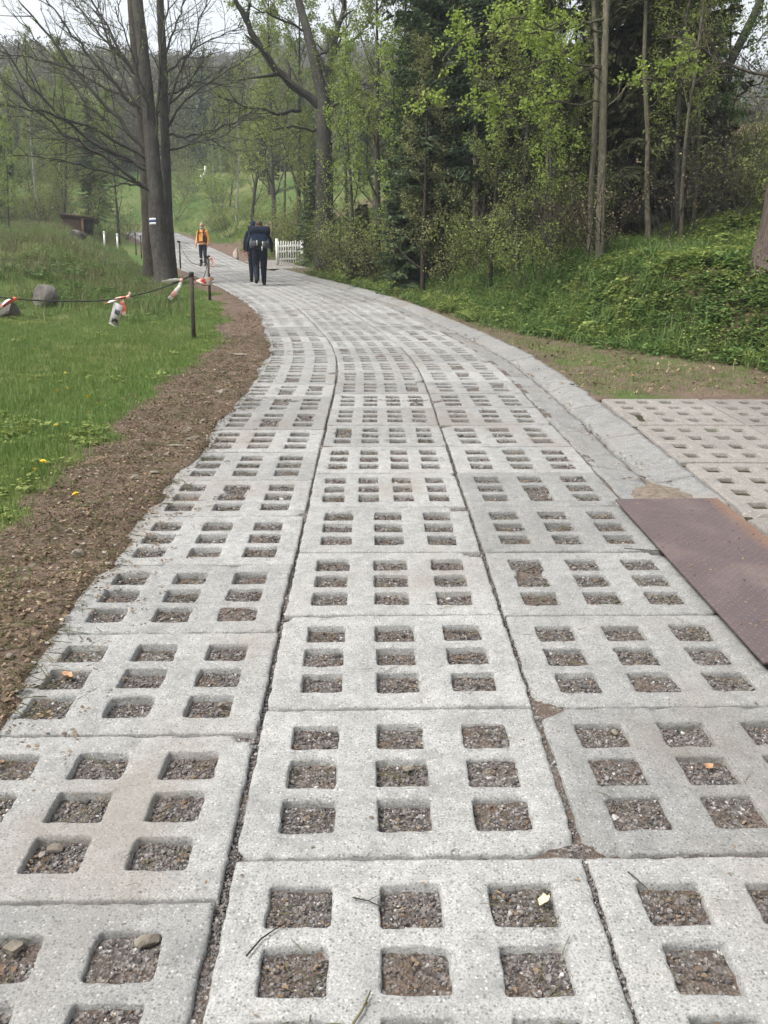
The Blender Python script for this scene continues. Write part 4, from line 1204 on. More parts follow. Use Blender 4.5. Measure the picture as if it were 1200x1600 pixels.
pixel_tree('alder_tree', 'dark trunk standing half hidden behind the trunk with the trail mark', (236, 0), 27.0,
           [(234, 400), (231, 330), (226, 250), (216, 130), (205, 0)], [.22, .21, .20, .18, .16, .14],
           [([(226, 250), (150, 180), (80, 90), (20, 20)], 27, 28, .05, .015, Lb), ([(220, 170), (140, 120), (60, 90), (-5, 85)], 27, 27.5, .05, .014, Lb),
            ([(215, 120), (160, 60), (110, -5)], 27, 27, .05, .015, Lb), ([(222, 200), (280, 150), (330, 80)], 27, 28, .05, .014, Lb)], 608, B_DARK, .05, L_LIME, 700, True, .010, 1.3)
pixel_tree('alder_tree', 'straight slimmer trunk just right of the trunk with the trail mark', (268, 0), 25.2,
           [(268, 420), (263, 350), (260, 280), (257, 180), (254, 80), (250, 0)], [.165, .155, .145, .14, .13, .12, .11],
           [([(259, 212), (310, 212), (360, 195), (405, 168)], 25.2, 24.2, .045, .012, Lb), ([(258, 205), (290, 150), (330, 125), (400, 85)], 25.2, 24.4, .045, .012, Lb),
            ([(257, 190), (275, 120), (305, 60), (325, -5)], 25.2, 25, .045, .014, Lb), ([(255, 100), (275, 40), (290, -5)], 25.2, 25, .04, .014, Lb),
            ([(260, 235), (300, 222), (345, 218), (400, 172)], 25.2, 23.8, .035, .010, Lb), ([(256, 150), (310, 130), (380, 130)], 25.2, 26, .035, .010, Lb),
            ([(256, 120), (310, 70), (380, 40)], 25.2, 26, .035, .010, Lb)], 609, B_GREY, .045, L_LIME, 1500, True, .010, 1.35)

# --- single trees that the photograph tells apart
def put(name, kind, px, dep, label, cat='tree', group=None, s=1.0, sz=None, tilt=(0, 0)):
    p = stand(px, dep)
    while -.2 < float(lat(p[0], p[1])) < float(foot_r(p[1])) + .25 and dep < 60:       # keep off the road and its verge
        dep *= 1.015; p = stand(px, dep)
    return plant(name, kind, p, label, cat, group, s, rt.uniform(0, 6.28), tilt, sz)
put('spruce_tree', K_SPRUCE[0], 722, 23, 'tallest dark spruce rising above the middle of the thicket', s=1.05)
put('spruce_tree', K_SPRUCE[1], 806, 19.5, 'dark spruce with bare lower trunk at the foot of the bank', s=.95)
put('spruce_tree', K_SPRUCE[2], 985, 18.3, 'olive spruce whose boughs hang behind the pale trunk pair', s=1.05)
put('spruce_tree', K_SPRUCE[0], 1062, 21.5, 'dark green spruce left of the grey leaning trunk', s=.62)
put('spruce_tree', K_SPRUCE[1], 690, 21.5, 'slim spruce trunk left of the tallest spruce', s=.72)
put('young_spruce', K_SPRUCE_S[0], 497, 25.5, 'young dark spruce at the road edge right of the picket gate', s=.95)
put('young_spruce', K_SPRUCE_S[1], 566, 21.2, 'low dark spruce bush on the bank below the lime sapling', s=.7)
put('young_spruce', K_SPRUCE_S[0], 640, 21.8, 'young spruce half hidden in the middle of the thicket', s=.9)
put('young_tree', K_LIME[0], 555, 22.6, 'slender sapling with lime leaves right of the young dark spruce', s=.85)
put('young_tree', K_LIME[1], 622, 20.6, 'lime-leaved young tree in front of the spruces on the bank', s=.8)
put('young_tree', K_SPRING[0], 590, 25.5, 'tall yellow-green tree right of the forked grey tree', s=.95)
put('young_tree', K_OLIVE[0], 660, 19.2, 'olive-leaved young tree beside the road bank', s=.6)
put('young_tree', K_OLIVE[1], 765, 18.3, 'olive young tree before the foot-of-bank spruce', s=.55)
put('young_tree', K_GREEN[0], 1120, 18.2, 'bushy mid-green tree below the grey leaning trunk', s=.55)
put('young_tree', K_SPARSE[0], 850, 17.6, 'thin sparse tree left of the pale trunk pair', s=.6)
put('young_tree', K_LIME[0], 22, 37, 'small bright green tree at the left edge behind the rise', s=.55)
put('birch_tree', K_BIRCH[0], 68, 44, 'white-stemmed birch right of the small bright green tree', s=.8)
put('birch_tree', K_BIRCH[0], 372, 50, 'slim pale birch behind the walker in orange', s=.8)
put('spruce_tree', K_SPRUCE[0], -12, 48, 'dark spruce standing at the left edge of the picture', s=.85)
put('spruce_tree', K_SPRUCE[1], 160, 52, 'dark spruce behind the brown shed', s=.55)
put('young_tree', K_SPRING[1], 108, 47, 'round yellow-green tree behind the shed roof', s=.85)
put('young_tree', K_SPRING[2], 190, 46, 'yellow-green tree left of the dark trunk', s=.75)
put('young_tree', K_SPRING[0], 430, 42, 'tall yellow-green tree above the picket gate', s=1.15)
put('young_tree', K_SPRING[1], 395, 47, 'yellow-green tree above the two walkers in navy', s=1.05)
put('young_tree', K_SPRING[2], 470, 37, 'yellow-green tree behind the forked grey tree', s=1.1)
put('young_tree', K_BARE[0], 545, 33, 'grey nearly leafless tree behind the forked grey tree', s=1.1)
put('young_tree', K_SPARSE[1], 448, 33, 'thin sparse tree just left of the forked grey tree', s=.8)
# shrubs near the road
put('shrub', K_SH_SPR, 360, 43, 'yellow-green shrub at the road edge right of the walker in orange', 'shrub', s=1.1)
put('shrub', K_SH_LIME, 384, 36, 'bright yellow-green shrub left of the two walkers in navy', 'shrub', s=.75)
put('shrub', K_SH_BROWN, 345, 46, 'reddish brown shrub beside the walker in orange', 'shrub', s=.8)
put('shrub', K_SH_OLI, 455, 39, 'olive shrub behind the white picket gate', 'shrub', s=1.1)
put('shrub', K_SH_BROWN, 430, 41, 'brown leafless shrub behind the white picket gate', 'shrub', s=1.1)
put('shrub', K_SH_OLI, 520, 23.0, 'olive shrub on the bank right of the young dark spruce', 'shrub', s=.75)
put('shrub', K_SH_SPR, 480, 27.0, 'leafy shrub at the road edge next to the picket gate', 'shrub', s=.6)
for i, (px, dep, kd, s, lab) in enumerate(((452, 31, K_SH_SPR, 1.0, 'tall leafy shrub above the right end of the picket gate'), (478, 29.5, K_SH_OLI, 1.15, 'olive shrub below the fork of the grey tree'), (510, 28, K_SH_SPR, 1.15, 'yellow-green shrub hiding the foot of the forked grey tree'),
        (536, 26.5, K_SH_OLI, 1.2, 'olive shrub right of the forked grey tree'), (573, 25, K_SH_SPR, 1.05, 'yellow-green shrub under the lime sapling'), (600, 24, K_SH_OLI, 1.1, 'olive shrub before the tall yellow-green tree'), (645, 22.5, K_SH_SPR, .95, 'leafy shrub at the foot of the young spruce in the thicket'),
        (700, 20.5, K_SH_OLI, 1.0, 'olive shrub before the slim spruce trunk'), (745, 20, K_SH_SPR, .8, 'leafy shrub before the tallest spruce'), (1150, 16.5, K_SH_OLI, 1.1, 'olive shrub left of the massive right trunk'), (1075, 17.5, K_SH_BARE, 1.0, 'bare grey shrub right of the lone thin trunk'))):
    put('shrub', kd, px, dep, lab, 'shrub', s=s)
put('young_tree', K_SPRING[2], 520, 31, 'leafy yellow-green tree right behind the forked grey tree', s=.75)
put('young_tree', K_OLIVE[0], 475, 32, 'olive tree left of the forked grey tree', s=.6)
put('young_tree', K_OLIVE[1], 700, 24, 'olive tree filling the gap left of the tallest spruce', s=.7)
put('young_tree', K_SPRING[0], 770, 22.5, 'yellow-green tree between the tallest spruce and its right neighbour', s=.62)
put('young_tree', K_OLIVE[0], 905, 19, 'olive tree just behind the pale trunk pair', s=.55)
for i, (px, dep, kd, s, lab) in enumerate(((278, 66, K_SH_SPR, 1.4, 'shrub at the left end of the far meadow'), (296, 72, K_SH_OLI, 1.7, 'olive shrub in the far meadow left of the white figure'), (312, 76, K_SH_SPR, 1.6, 'yellow-green shrub just below the white figure'),
        (334, 70, K_SH_LIME, 1.6, 'bright shrub in the far meadow right of the white figure'), (348, 62, K_SH_SPR, 1.5, 'yellow-green shrub at the right end of the far meadow'), (300, 84, K_SH_OLI, 2.0, 'large olive shrub behind the far meadow'), (340, 86, K_SH_SPR, 2.1, 'large yellow-green shrub behind the far meadow'),
        (335, 52, K_SH_OLI, .8, 'small olive shrub by the road behind the walker in orange'), (205, 50, K_SH_OLI, 1.2, 'olive shrub left of the far path posts'))):
    put('shrub', kd, px, dep, lab, 'shrub', s=s)
put('young_tree', K_SPRING[1], 285, 88, 'yellow-green tree above the far meadow', s=.6)
put('birch_tree', K_BIRCH[0], 352, 70, 'slim birch at the right end of the far meadow', s=.6)
# --- the wood on the right slope and beyond: trees nobody would tell apart share a label and a group
def wood(n, label, cat, group, name, kinds, region, smin, smax, seed):
    r_ = random.Random(seed); done = 0; tries = 0; placed = []
    while done < n and tries < n * 60:
        tries += 1
        px, dep = region(r_)
        p = stand(px, dep); d = float(lat(p[0], p[1]))
        if abs(d) < 3.2 or (d > 0 and d < float(foot_r(p[1])) + .9): continue
        if any((p[0] - q[0]) ** 2 + (p[1] - q[1]) ** 2 < .8 for q in placed): continue
        placed.append(p)
        plant(name, r_.choice(kinds), p, label, cat, group, r_.uniform(smin, smax), r_.uniform(0, 6.28), (r_.uniform(-.05, .05), r_.uniform(-.05, .05))); done += 1
wood(22, 'thin grey tree deep in the wood on the right slope', 'tree', 'grey trees in the right wood', 'forest_tree', K_BARE + [K_SPARSE[0]], lambda q: (q.uniform(620, 1050), q.uniform(19.5, 34)), .6, 1.0, 1)
wood(5, 'dark spruce deep in the wood on the right slope', 'tree', 'spruces deep in the right wood', 'spruce_tree', K_SPRUCE[:2], lambda q: (q.uniform(640, 1040), q.uniform(25, 36)), .5, .8, 2)
wood(14, 'olive young tree inside the wood on the right slope', 'tree', 'olive trees in the right wood', 'forest_tree', K_OLIVE + K_SPRING[:1], lambda q: (q.uniform(520, 1060), q.uniform(19, 32)), .4, .75, 3)
wood(18, 'slender sapling with fresh leaves on the right bank', 'sapling', 'saplings on the right bank', 'sapling', K_LIME + K_SPRING[:2] + K_SPARSE, lambda q: (q.uniform(600, 1090), q.uniform(16.2, 24)), .32, .6, 11)
wood(18, 'thin bare pole-like sapling on the right bank', 'sapling', 'bare saplings on the right bank', 'sapling', K_BARE + K_SPARSE, lambda q: (q.uniform(640, 1100), q.uniform(16.0, 23)), .3, .55, 12)
wood(36, 'bare twiggy shrub among the trunks on the right bank', 'shrub', 'bare shrubs on the right bank', 'shrub', [K_SH_BARE, K_SH_BROWN], lambda q: (q.uniform(560, 1280), q.uniform(15.5, 27)), .55, 1.2, 4)
wood(28, 'olive leafy shrub among the trunks on the right bank', 'shrub', 'olive shrubs on the right bank', 'shrub', [K_SH_OLI, K_SH_SPR], lambda q: (q.uniform(520, 1280), q.uniform(15, 27)), .4, .85, 5)
wood(30, 'yellow-green tree in the distant wood beyond the road bend', 'tree', 'distant yellow-green trees', 'forest_tree', K_SPRING + K_BIRCH + K_OLIVE[:1], lambda q: (q.choice((q.uniform(-150, 200), q.uniform(330, 620))), q.uniform(56, 84)), .5, .85, 6)
wood(12, 'dark spruce in the distant wood beyond the road bend', 'tree', 'distant dark spruces', 'spruce_tree', K_SPRUCE[:2], lambda q: (q.choice((q.uniform(-150, 190), q.uniform(400, 700))), q.uniform(54, 84)), .35, .6, 7)
wood(12, 'pale leafy shrub at the edge of the distant wood', 'shrub', 'shrubs at the edge of the distant wood', 'shrub', [K_SH_SPR, K_SH_OLI], lambda q: (q.choice((q.uniform(-40, 215), q.uniform(345, 400))), q.uniform(42, 56)), .8, 1.5, 8)
wood(10, 'yellow-green tree on the slope above the left rise', 'tree', 'trees above the left rise', 'forest_tree', K_SPRING + K_GREEN, lambda q: (q.uniform(-60, 215), q.uniform(50, 66)), .5, .8, 9)

# --- wooded hill far behind: one mass
def low_tree(seed, mat, conifer):
    r = np.random.default_rng(seed); g = Geo()
    H = 14
    g.tube([(0, 0, -1), (0, 0, H * .9)], [.22, .03], 4, 1)
    n = 1100
    if conifer:
        t = r.random(n) ** 1.3; a = r.uniform(0, 6.28, n); rad = (1 - t) * 2.6 * r.uniform(.35, 1, n)
        P = np.stack([np.cos(a) * rad, np.sin(a) * rad, 1.5 + t * (H - 1.5) - rad * .25], -1); sz = .5
    else:
        v = r.normal(0, 1, (n, 3)); v /= np.linalg.norm(v, axis=1)[:, None]; v *= (r.random(n) ** .4)[:, None]
        P = v * [3.4, 3.4, 5.0] + [0, 0, 8.5]; P[:, 0] += fbm(P[:, 2], P[:, 1], seed) * .8; sz = .42
    V, T = leaf_cards(P, sz, seed, .3 if not conifer else .8)
    g.add(V, None, T, 0)
    return g.mesh('far tree', [mat, B_GREY])
L_FAR = mat_leaf('distant bare wood', [(0, (.075, .062, .05)), (.45, (.115, .098, .075)), (.75, (.11, .125, .055)), (1, (.17, .18, .08))], .2)
rf = np.random.default_rng(900)
for nm, me, n, lab, s0, s1 in (('hillside_forest', low_tree(901, L_FAR, False), 9000, 'grey-brown budding forest covering the far hill', .45, .8),
                       ('hillside_spruces', low_tree(902, L_NEEDLE, True), 3800, 'dark spruces scattered through the forest on the far hill', .4, .75),
                       ('hillside_greenery', low_tree(903, L_SPRING, False), 1500, 'fresh green trees at the foot of the far hill', .4, .7)):
    y = rf.uniform(88, 330 if nm != 'hillside_greenery' else 170, n); x = rf.uniform(-.75, .75, n) * y
    if nm == 'hillside_spruces':
        k = noise2(x * .02, y * .02, 5) > .42; x, y = x[k], y[k]
    k = np.abs(x - xr(y)) > 0; x, y = x[k], y[k]
    n = len(x)
    scatter(nm, np.stack([x, y, terrain(x, y)], -1), np.stack([np.zeros(n), np.zeros(n), rf.uniform(0, 6.28, n)], -1), rf.uniform(s0, s1, n), source('far tree', me), lab, 'forest')
# ---------------------------------------------------------------- rope fence along the lawn
M_POST = plain('weathered dark post', (.055, .042, .036), .85, .35, 20, .25, 0, .4)
M_CAP = plain('dark post fitting', (.02, .019, .019), .6, .2, 20)
M_ROPE = plain('dark rope', (.022, .026, .024), .8, .3, 60)
M_RED = plain('tape red', (.62, .10, .06), .45, .18, 12, .4)
M_WHITE = plain('tape white', (.72, .70, .66), .45, .10, 12, .4)
M_PINK = plain('faded tape pink', (.66, .36, .31), .5, .15, 12, .4)
POSTS = []
def fence_post(px, py, dep, h, label, r0=.032, tilt=0.0):
    if dep is None: p = on_ground(px, py)
    else: p = column(px, dep)
    p = np.array([p[0], p[1], float(ground(p[0], p[1]))])
    e = thing('fence_post', label, 'post', p, rt.uniform(0, 1.5), 'posts of the rope fence')
    g = Geo(); g.tube([(0, 0, -.25), (0, 0, h * .5), (tilt, 0, h - .03)], [r0 * 1.06, r0, r0 * .97], 10)
    sf = link('shaft', g.mesh('shaft', [M_POST], True), e)
    g = Geo(); g.tube([(tilt, 0, h - .07), (tilt, 0, h - .065), (tilt, 0, h - .03), (tilt, 0, h), (tilt, 0, h + .005)], [r0, r0 * 1.25, r0 * 1.3, r0 * 1.2, r0 * .6], 10)
    sub(sf, link('cap', g.mesh('cap', [M_CAP], True), e))
    POSTS.append(p + np.array([0, 0, h - .05]))
    return p
fence_post(303, 531, None, 1.05, 'nearest dark fence post, standing at the edge of the lawn')
fence_post(328, 470, None, 1.04, 'middle dark fence post between the nearest post and the walkers')
fence_post(282, 420, None, 1.02, 'dark fence post right beside the trunks at the road edge')
off = at(-150, 436, 12.2); off[2] = float(ground(off[0], off[1]))
e = thing('fence_post', 'dark fence post beyond the left edge holding the rope', 'post', off, 0, 'posts of the rope fence')
g = Geo(); g.tube([(0, 0, -.2), (0, 0, 1.04)], .032, 10); link('shaft', g.mesh('shaft', [M_POST], True), e)
OFFP = off + np.array([0, 0, 1.0])
for px, dep, lab in ((216, 40, 'left of the three thin far posts beside the trunks'), (224, 38, 'middle of the three thin far posts beside the trunks'), (232.5, 36, 'right of the three thin far posts beside the trunks')):
    fence_post(px, 0, dep, 1.0, lab, .028)
# bracket on top of the post beside the trunks
g = Geo(); g.box((-.10, 0, -.02), (.22, .05, .05)); br = link('bracket', g.mesh('bracket', [M_CAP]), [o for o in COL.objects if o.name == 'fence_post.002'][0])
br.location = (0, 0, 1.0)
def rope(a, b, sag, label, r0=.009, n=26, low=None):
    t = np.linspace(0, 1, n)[:, None]
    P = a * (1 - t) + b * t
    w = 4 * t[:, 0] * (1 - t[:, 0]) if low is None else np.where(t[:, 0] < low, 1 - ((low - t[:, 0]) / low) ** 2, 1 - ((t[:, 0] - low) / (1 - low)) ** 2)
    P[:, 2] -= sag * w
    g = Geo(); g.tube(P, r0, 6)
    o = link('rope', g.mesh('rope', [M_ROPE], True)); tag(o, label, 'rope', 'ropes of the fence')
    return P
R1 = rope(OFFP, POSTS[0], .36, 'long dark rope sagging across the lawn to the nearest post', .011, low=.62)
R2 = rope(POSTS[0], POSTS[1], .30, 'dark rope between the nearest and the middle post', .010)
R3 = rope(POSTS[1], POSTS[2], .42, 'dark rope between the middle post and the post beside the trunks', .010)
# barrier tape tied to the rope
def rope_at(P, px):
    """point of the rope seen at pixel column px"""
    u = (px - 600) / FPX
    c = (P[:, 0]) - u * (P[:, 1] * math.cos(PITCH) - (P[:, 2] - CAM_Z) * math.sin(PITCH))
    k = int(np.argmin(np.abs(c)))
    return P[k]
def tail(e, pts, w0, w1, mats, seed, nm='tail'):
    """a flat twisted end of tape, a few tenths of a millimetre thick, in alternating colours"""
    r = np.random.default_rng(seed); k = len(pts)
    s = np.linspace(0, k - 1, 12); C = np.stack([np.interp(s, np.arange(k), np.array(pts, float)[:, i]) for i in range(3)], -1)
    T = np.gradient(C, axis=0); T /= np.linalg.norm(T, axis=1)[:, None]
    tw = np.linspace(r.uniform(-.5, .5), r.uniform(1.0, 2.2) * r.choice((-1, 1)), 12)
    ref = np.stack([np.sin(tw) * .3, np.cos(tw) * .9, np.sin(tw)], -1)
    B = np.cross(T, ref); B /= np.linalg.norm(B, axis=1)[:, None]; N = np.cross(T, B)
    w = np.linspace(w0, w1, 12)[:, None] * .42 * (1 + .15 * r.normal(0, 1, (12, 1)))
    fold = .06 * w * np.sin(np.arange(12) * 1.9)[:, None]
    g = Geo(); th = .0008
    for i in range(11):
        q = []
        for j in (i, i + 1):
            for c_, f_ in ((-1, 0), (0, 1), (1, 0)):
                q.append(C[j] + B[j] * w[j] * c_ + N[j] * fold[j] * f_)
        q = np.array(q); n = np.repeat(N[[i, i + 1]], 3, 0) * th
        V = np.vstack([q + n, q - n])
        m = mats[(i // 3) % len(mats)]
        g.add(V, [(0, 1, 4, 3), (1, 2, 5, 4), (7, 6, 9, 10), (8, 7, 10, 11), (0, 3, 9, 6), (2, 8, 11, 5)], None, m)
    return link(nm, g.mesh(nm, [M_RED, M_WHITE, M_PINK]), e)
def tape(p, label, tails, knot_m, seed, r0=.03):
    e = thing('barrier_tape', label, 'barrier tape', p, 0, 'tape tied to the rope fence')
    bm = bmesh.new(); bmesh.ops.create_icosphere(bm, subdivisions=2, radius=r0)
    rr = random.Random(seed)
    for v in bm.verts: v.co = Vector((v.co.x * 1.2, v.co.y * .8, v.co.z)) * rr.uniform(.8, 1.15)
    bm_obj('knot', bm, knot_m, e, None, False)
    for i, (pts, w0, w1, mats) in enumerate(tails): tail(e, pts, w0, w1, mats, seed + i)
    return e
k1 = rope_at(R1, 24); tape(k1, 'red and white tape tied to the rope at the left edge of the picture',
     [([(0, 0, 0), (-.10, -.02, -.06), (-.22, -.03, -.15), (-.34, -.02, -.20)], .05, .11, [0, 0, 1]), ([(0, 0, 0), (-.12, .03, -.02), (-.26, .02, -.12)], .05, .10, [0, 1, 1])], M_RED, 41)
k2 = rope_at(R1, 207); tp2 = tape(k2, 'red and white tape knotted round the rope above the hanging grey card',
     [([(0, 0, 0), (-.14, 0, -.02), (-.27, -.01, -.06), (-.37, 0, -.10)], .05, .09, [0, 2, 1, 0]), ([(-.10, 0, -.02), (-.09, 0, -.14), (-.08, 0, -.27)], .07, .12, [2, 0, 0]), ([(0, 0, 0), (.03, 0, .05), (.045, 0, .08)], .04, .05, [1, 2])], M_PINK, 42)
k3 = rope_at(R1, 277); tape(k3, 'dirty white tape fluttering from the rope left of the nearest post',
     [([(0, 0, 0), (-.09, -.02, .005), (-.19, -.02, -.02), (-.30, -.02, -.035)], .05, .10, [1]), ([(0, 0, 0), (-.03, -.02, -.10), (-.12, -.03, -.22), (-.19, -.03, -.30)], .05, .11, [1, 1, 2])], M_PINK, 43)
k4 = R2[5]; tape(k4, 'faded red and white tape on the rope just right of the nearest post',
     [([(0, 0, 0), (.14, 0, .03), (.30, 0, .06)], .06, .16, [2, 0, 1]), ([(0, 0, 0), (.16, 0, -.06), (.30, 0, .0)], .06, .10, [1, 2])], M_PINK, 44)
tape(POSTS[1] + np.array([.03, -.02, -.02]), 'faded pink tape tied to the top of the middle post',
     [([(0, 0, 0), (.06, 0, .0), (.09, 0, -.10), (.08, 0, -.22)], .05, .13, [2]), ([(0, 0, 0), (-.02, 0, -.16), (.0, 0, -.34)], .03, .04, [2, 1])], M_PINK, 45)
# the grey printed card hanging below the second knot
M_CARD = plain('grey card', (.42, .41, .42), .6, .06, 8, .3); M_INK = plain('black print', (.02, .02, .022), .7, .1, 8)
cd = thing('hanging_card', 'grey card with black print hanging from the rope over the lawn', 'card', k2 + np.array([-.20, -.02, -.27]), 0)
cd.rotation_euler = (R(12), R(24), R(-6))
g = Geo(); g.box((0, 0, 0), (.155, .003, .36)); sheet = link('sheet', g.mesh('sheet', [M_CARD]), cd)
g = Geo(); g.box((0, -.0025, -.176), (.155, .002, .008)); sub(sheet, link('border', g.mesh('border', [M_WHITE]), cd))
for k in range(4):
    g = Geo(); g.box((-.040 + k * .022 + .02, -.003, .045), (.014, .003, .075)); sub(sheet, link('print_bar', g.mesh('print_bar', [M_INK]), cd))
g = Geo(); g.box((0, -.003, -.095), (.085, .003, .032)); g.box((-.028, -.003, -.122), (.03, .003, .03)); g.box((.012, -.0035, -.072), (.05, .003, .018)); g.box((.052, -.003, -.10), (.016, .003, .055))
sub(sheet, link('print_mark', g.mesh('print_mark', [M_INK]), cd))

# blue trail mark painted on the trunk: white, blue, white
M_BLUE = plain('trail blue', (.018, .035, .16), .7, .15, 10); M_TW = plain('trail white', (.66, .68, .70), .7, .12, 10)
c0 = at(248.5, 348, 24.6); tr = .262
tm = thing('trail_mark', 'white blue white trail mark on the thick leaning trunk', 'trail mark', c0, 0)
ax = at(246.5, 348, 24.6) - c0
for k, m, nm in ((.060, M_TW, 'upper_stripe'), (0, M_BLUE, 'middle_stripe'), (-.060, M_TW, 'lower_stripe')):
    g = Geo(); a = np.linspace(R(-132), R(-84), 9)
    V = []
    for rr_ in (tr - .03, tr + .014):
        for z_ in (-.029, .029):
            V.append(np.stack([ax[0] + np.cos(a) * rr_ - .01, np.sin(a) * rr_, np.full(9, z_ + k) ], -1))
    V = np.concatenate(V); Q = []
    for i in range(8):
        Q += [(18 + i, 18 + i + 1, 27 + i + 1, 27 + i), (9 + i, 27 + i, 27 + i + 1, 10 + i), (i, i + 1, 19 + i, 18 + i)]
    g.add(V, Q); link(nm, g.mesh(nm, [m]), tm)

# ---------------------------------------------------------------- boulders and stones
def mat_boulder():
    t = NT('boulder'); p = t.n('ShaderNodeTexCoord').outputs['Object']
    n1 = t.noise(p, 3, 5, .65); n2 = t.noise(p, 18, 4, .7)
    c = t.ramp(n1, [(.3, (.075, .068, .062)), (.6, (.14, .128, .118)), (.8, (.20, .185, .165))])
    c = t.mix(t.ramp(n2, [(.5, 0.0), (.7, .6)]), c, (.09, .095, .06))
    t.bsdf(c, .9, t.bump(t.math('ADD', n1, n2), .6, .04), .2); return t.m
M_BOULDER = mat_boulder()
def rock(name, p, size, seed, label, cat, mat, sink=.3, group=None, sub=3):
    r = np.random.default_rng(seed)
    bm = bmesh.new(); bmesh.ops.create_icosphere(bm, subdivisions=sub, radius=1)
    planes = [(norm(r.normal(0, 1, 3)), r.uniform(.45, .85)) for _ in range(12)]
    for v in bm.verts:
        c = np.array(v.co)
        for n_, d_ in planes:
            k = c @ n_ - d_
            if k > 0: c = c - n_ * k * .97
        c = c * (1 + .07 * float(fbm(c[0] * 2 + seed, c[1] * 2 + c[2], seed)))
        v.co = Vector(c * size)
    o = bm_obj(name, bm, mat, None, (p[0], p[1], p[2] + size[2] * (1 - 2 * sink)), False)
    o.rotation_euler = (r.uniform(-.2, .2), r.uniform(-.2, .2), r.uniform(0, 6.28))
    return tag(o, label, cat, group)
def ground_px(px, py): 
    p = on_ground(px, py); p[2] = float(ground(p[0], p[1])); return p
rock('boulder', ground_px(73, 478), (.34, .32, .30), 51, 'grey pointed boulder at the foot of the left rise', 'boulder', M_BOULDER, .25)
rock('boulder', ground_px(12, 494), (.45, .36, .24), 52, 'low dark boulder at the left edge below the tape', 'boulder', M_BOULDER, .25)
rock('boulder', ground_px(122, 376), (.42, .4, .33), 53, 'rounded boulder on top of the left rise before the shed', 'boulder', M_BOULDER, .2)
M_PALE = plain('pale stone', (.17, .148, .12), .9, .45, 12, .2, 0, .5)
for i, (px, py, w, h_, lab) in enumerate(((124, 870, .060, .030, 'largest pale stone lying alone on the near soil verge'), (52, 886, .026, .014, 'small pale stone near the lawn on the soil verge'), (80, 712, .022, .013, 'little whitish stone at the lawn edge'),
        (214, 752, .055, .03, 'rough grey stone half buried in the verge beside the slabs'), (243, 742, .05, .014, 'flat grey stone against the left slab edge'), (275, 700, .11, .012, 'flat concrete fragment lying beside the left slab edge'),
        (302, 690, .07, .018, 'pale flat stone among the stones at the left slab edge'), (318, 664, .05, .025, 'white stone topmost among the stones at the left slab edge'), (296, 676, .045, .03, 'grey stone among the stones at the left slab edge'),
        (262, 712, .045, .025, 'brownish stone below the stones at the left slab edge'), (348, 616, .09, .03, 'long pale stone on the verge beside the bend'), (322, 632, .06, .03, 'pinkish stone on the verge below the bend'),
        (382, 556, .19, .015, 'flat pale slab fragment on the verge beside the road bend'), (350, 585, .06, .025, 'small grey stone on the verge at the bend'), (15, 1035, .03, .014, 'small stone at the left edge of the picture'))):
    rock('stone', ground_px(px, py), (w, w * .75, h_), 60 + i, lab, 'stone', M_PALE, .3, None, 2)
rock('stone', ground_px(960, 788 - 256), (.07, .05, .03), 85, 'white stone lying on the right verge', 'stone', M_TW, .3, None, 2)
# stones lying in slab holes
def in_hole(px, py): 
    p = on_ground(px, py); k = np.argmin((HP[:, 0] - p[0]) ** 2 + (HP[:, 1] - p[1]) ** 2)
    q = HP[k]; x_ = np.clip(p[0], q[0] - q[3] * .38, q[0] + q[3] * .38); y_ = np.clip(p[1], q[1] - .05, q[1] + .05)
    return np.array([x_, y_, float(zr(y_)) - .018])
for i, (px, py, w, h_, lab) in enumerate(((85, 1320, .028, .012, 'flat tan stone in a hole at the left edge of the road'), (232, 1462, .038, .022, 'large brown stone in a near hole of the left lane'), (348, 1098, .022, .012, 'round pale stone in a hole of the left lane'),
        (640, 1195, .026, .012, 'buff stone in the middle hole of the centre lane'), (960, 1140, .022, .012, 'pale stone in a hole of the right lane'), (20, 1475, .03, .014, 'grey stone in the nearest hole at the left edge'))):
    rock('stone', in_hole(px, py), (w, w * .8, h_), 90 + i, lab, 'stone', M_PALE, .2, None, 2)

# ---------------------------------------------------------------- leaves and twigs on the slabs
def fallen_leaf(px, py, size, mat, label, seed, hole=False):
    r = np.random.default_rng(seed)
    p = in_hole(px, py) + [0, 0, .012] if hole else np.append(on_ground(px, py)[:2], 0)
    if not hole: p[2] = float(zr(p[1])) + .004
    g = Geo(); n = 16; a = np.arange(n) * 2 * math.pi / n
    rr_ = size * (1 + .12 * np.cos(a * 5) + r.normal(0, .06, n))
    ring = np.stack([np.cos(a) * rr_, np.sin(a) * rr_ * .62, .12 * size + .25 * size * np.abs(np.sin(a)) + r.normal(0, .05 * size, n)], -1)
    mid = ring * .5; mid[:, 2] = ring[:, 2] * .45
    for dz, flip in ((.0012, False), (0, True)):
        V = np.vstack([ring, mid, [[0, 0, .02 * size]]]) + [0, 0, dz]
        Q = [(i, (i + 1) % n, n + (i + 1) % n, n + i) for i in range(n)]; T = [(n + i, n + (i + 1) % n, 2 * n) for i in range(n)]
        if flip: Q = [q[::-1] for q in Q]; T = [q[::-1] for q in T]
        g.add(V, Q, T)
    g.tube([(-size * .9, 0, .1 * size), (-size * 1.5, .1 * size, .2 * size)], [.0012, .0008], 4)
    o = link('fallen_leaf', g.mesh('fallen_leaf', [mat], True), None, p); o.rotation_euler = (r.uniform(-.15, .15), r.uniform(-.15, .15), r.uniform(0, 6.28))
    return tag(o, label, 'leaf')
M_LBROWN = plain('brown leaf', (.33, .19, .11), .7, .25, 40); M_LCREAM = plain('cream leaf', (.55, .46, .31), .7, .15, 40)
fallen_leaf(104, 1054, .030, M_LBROWN, 'brown curled leaf in a hole of the left lane', 1, True)
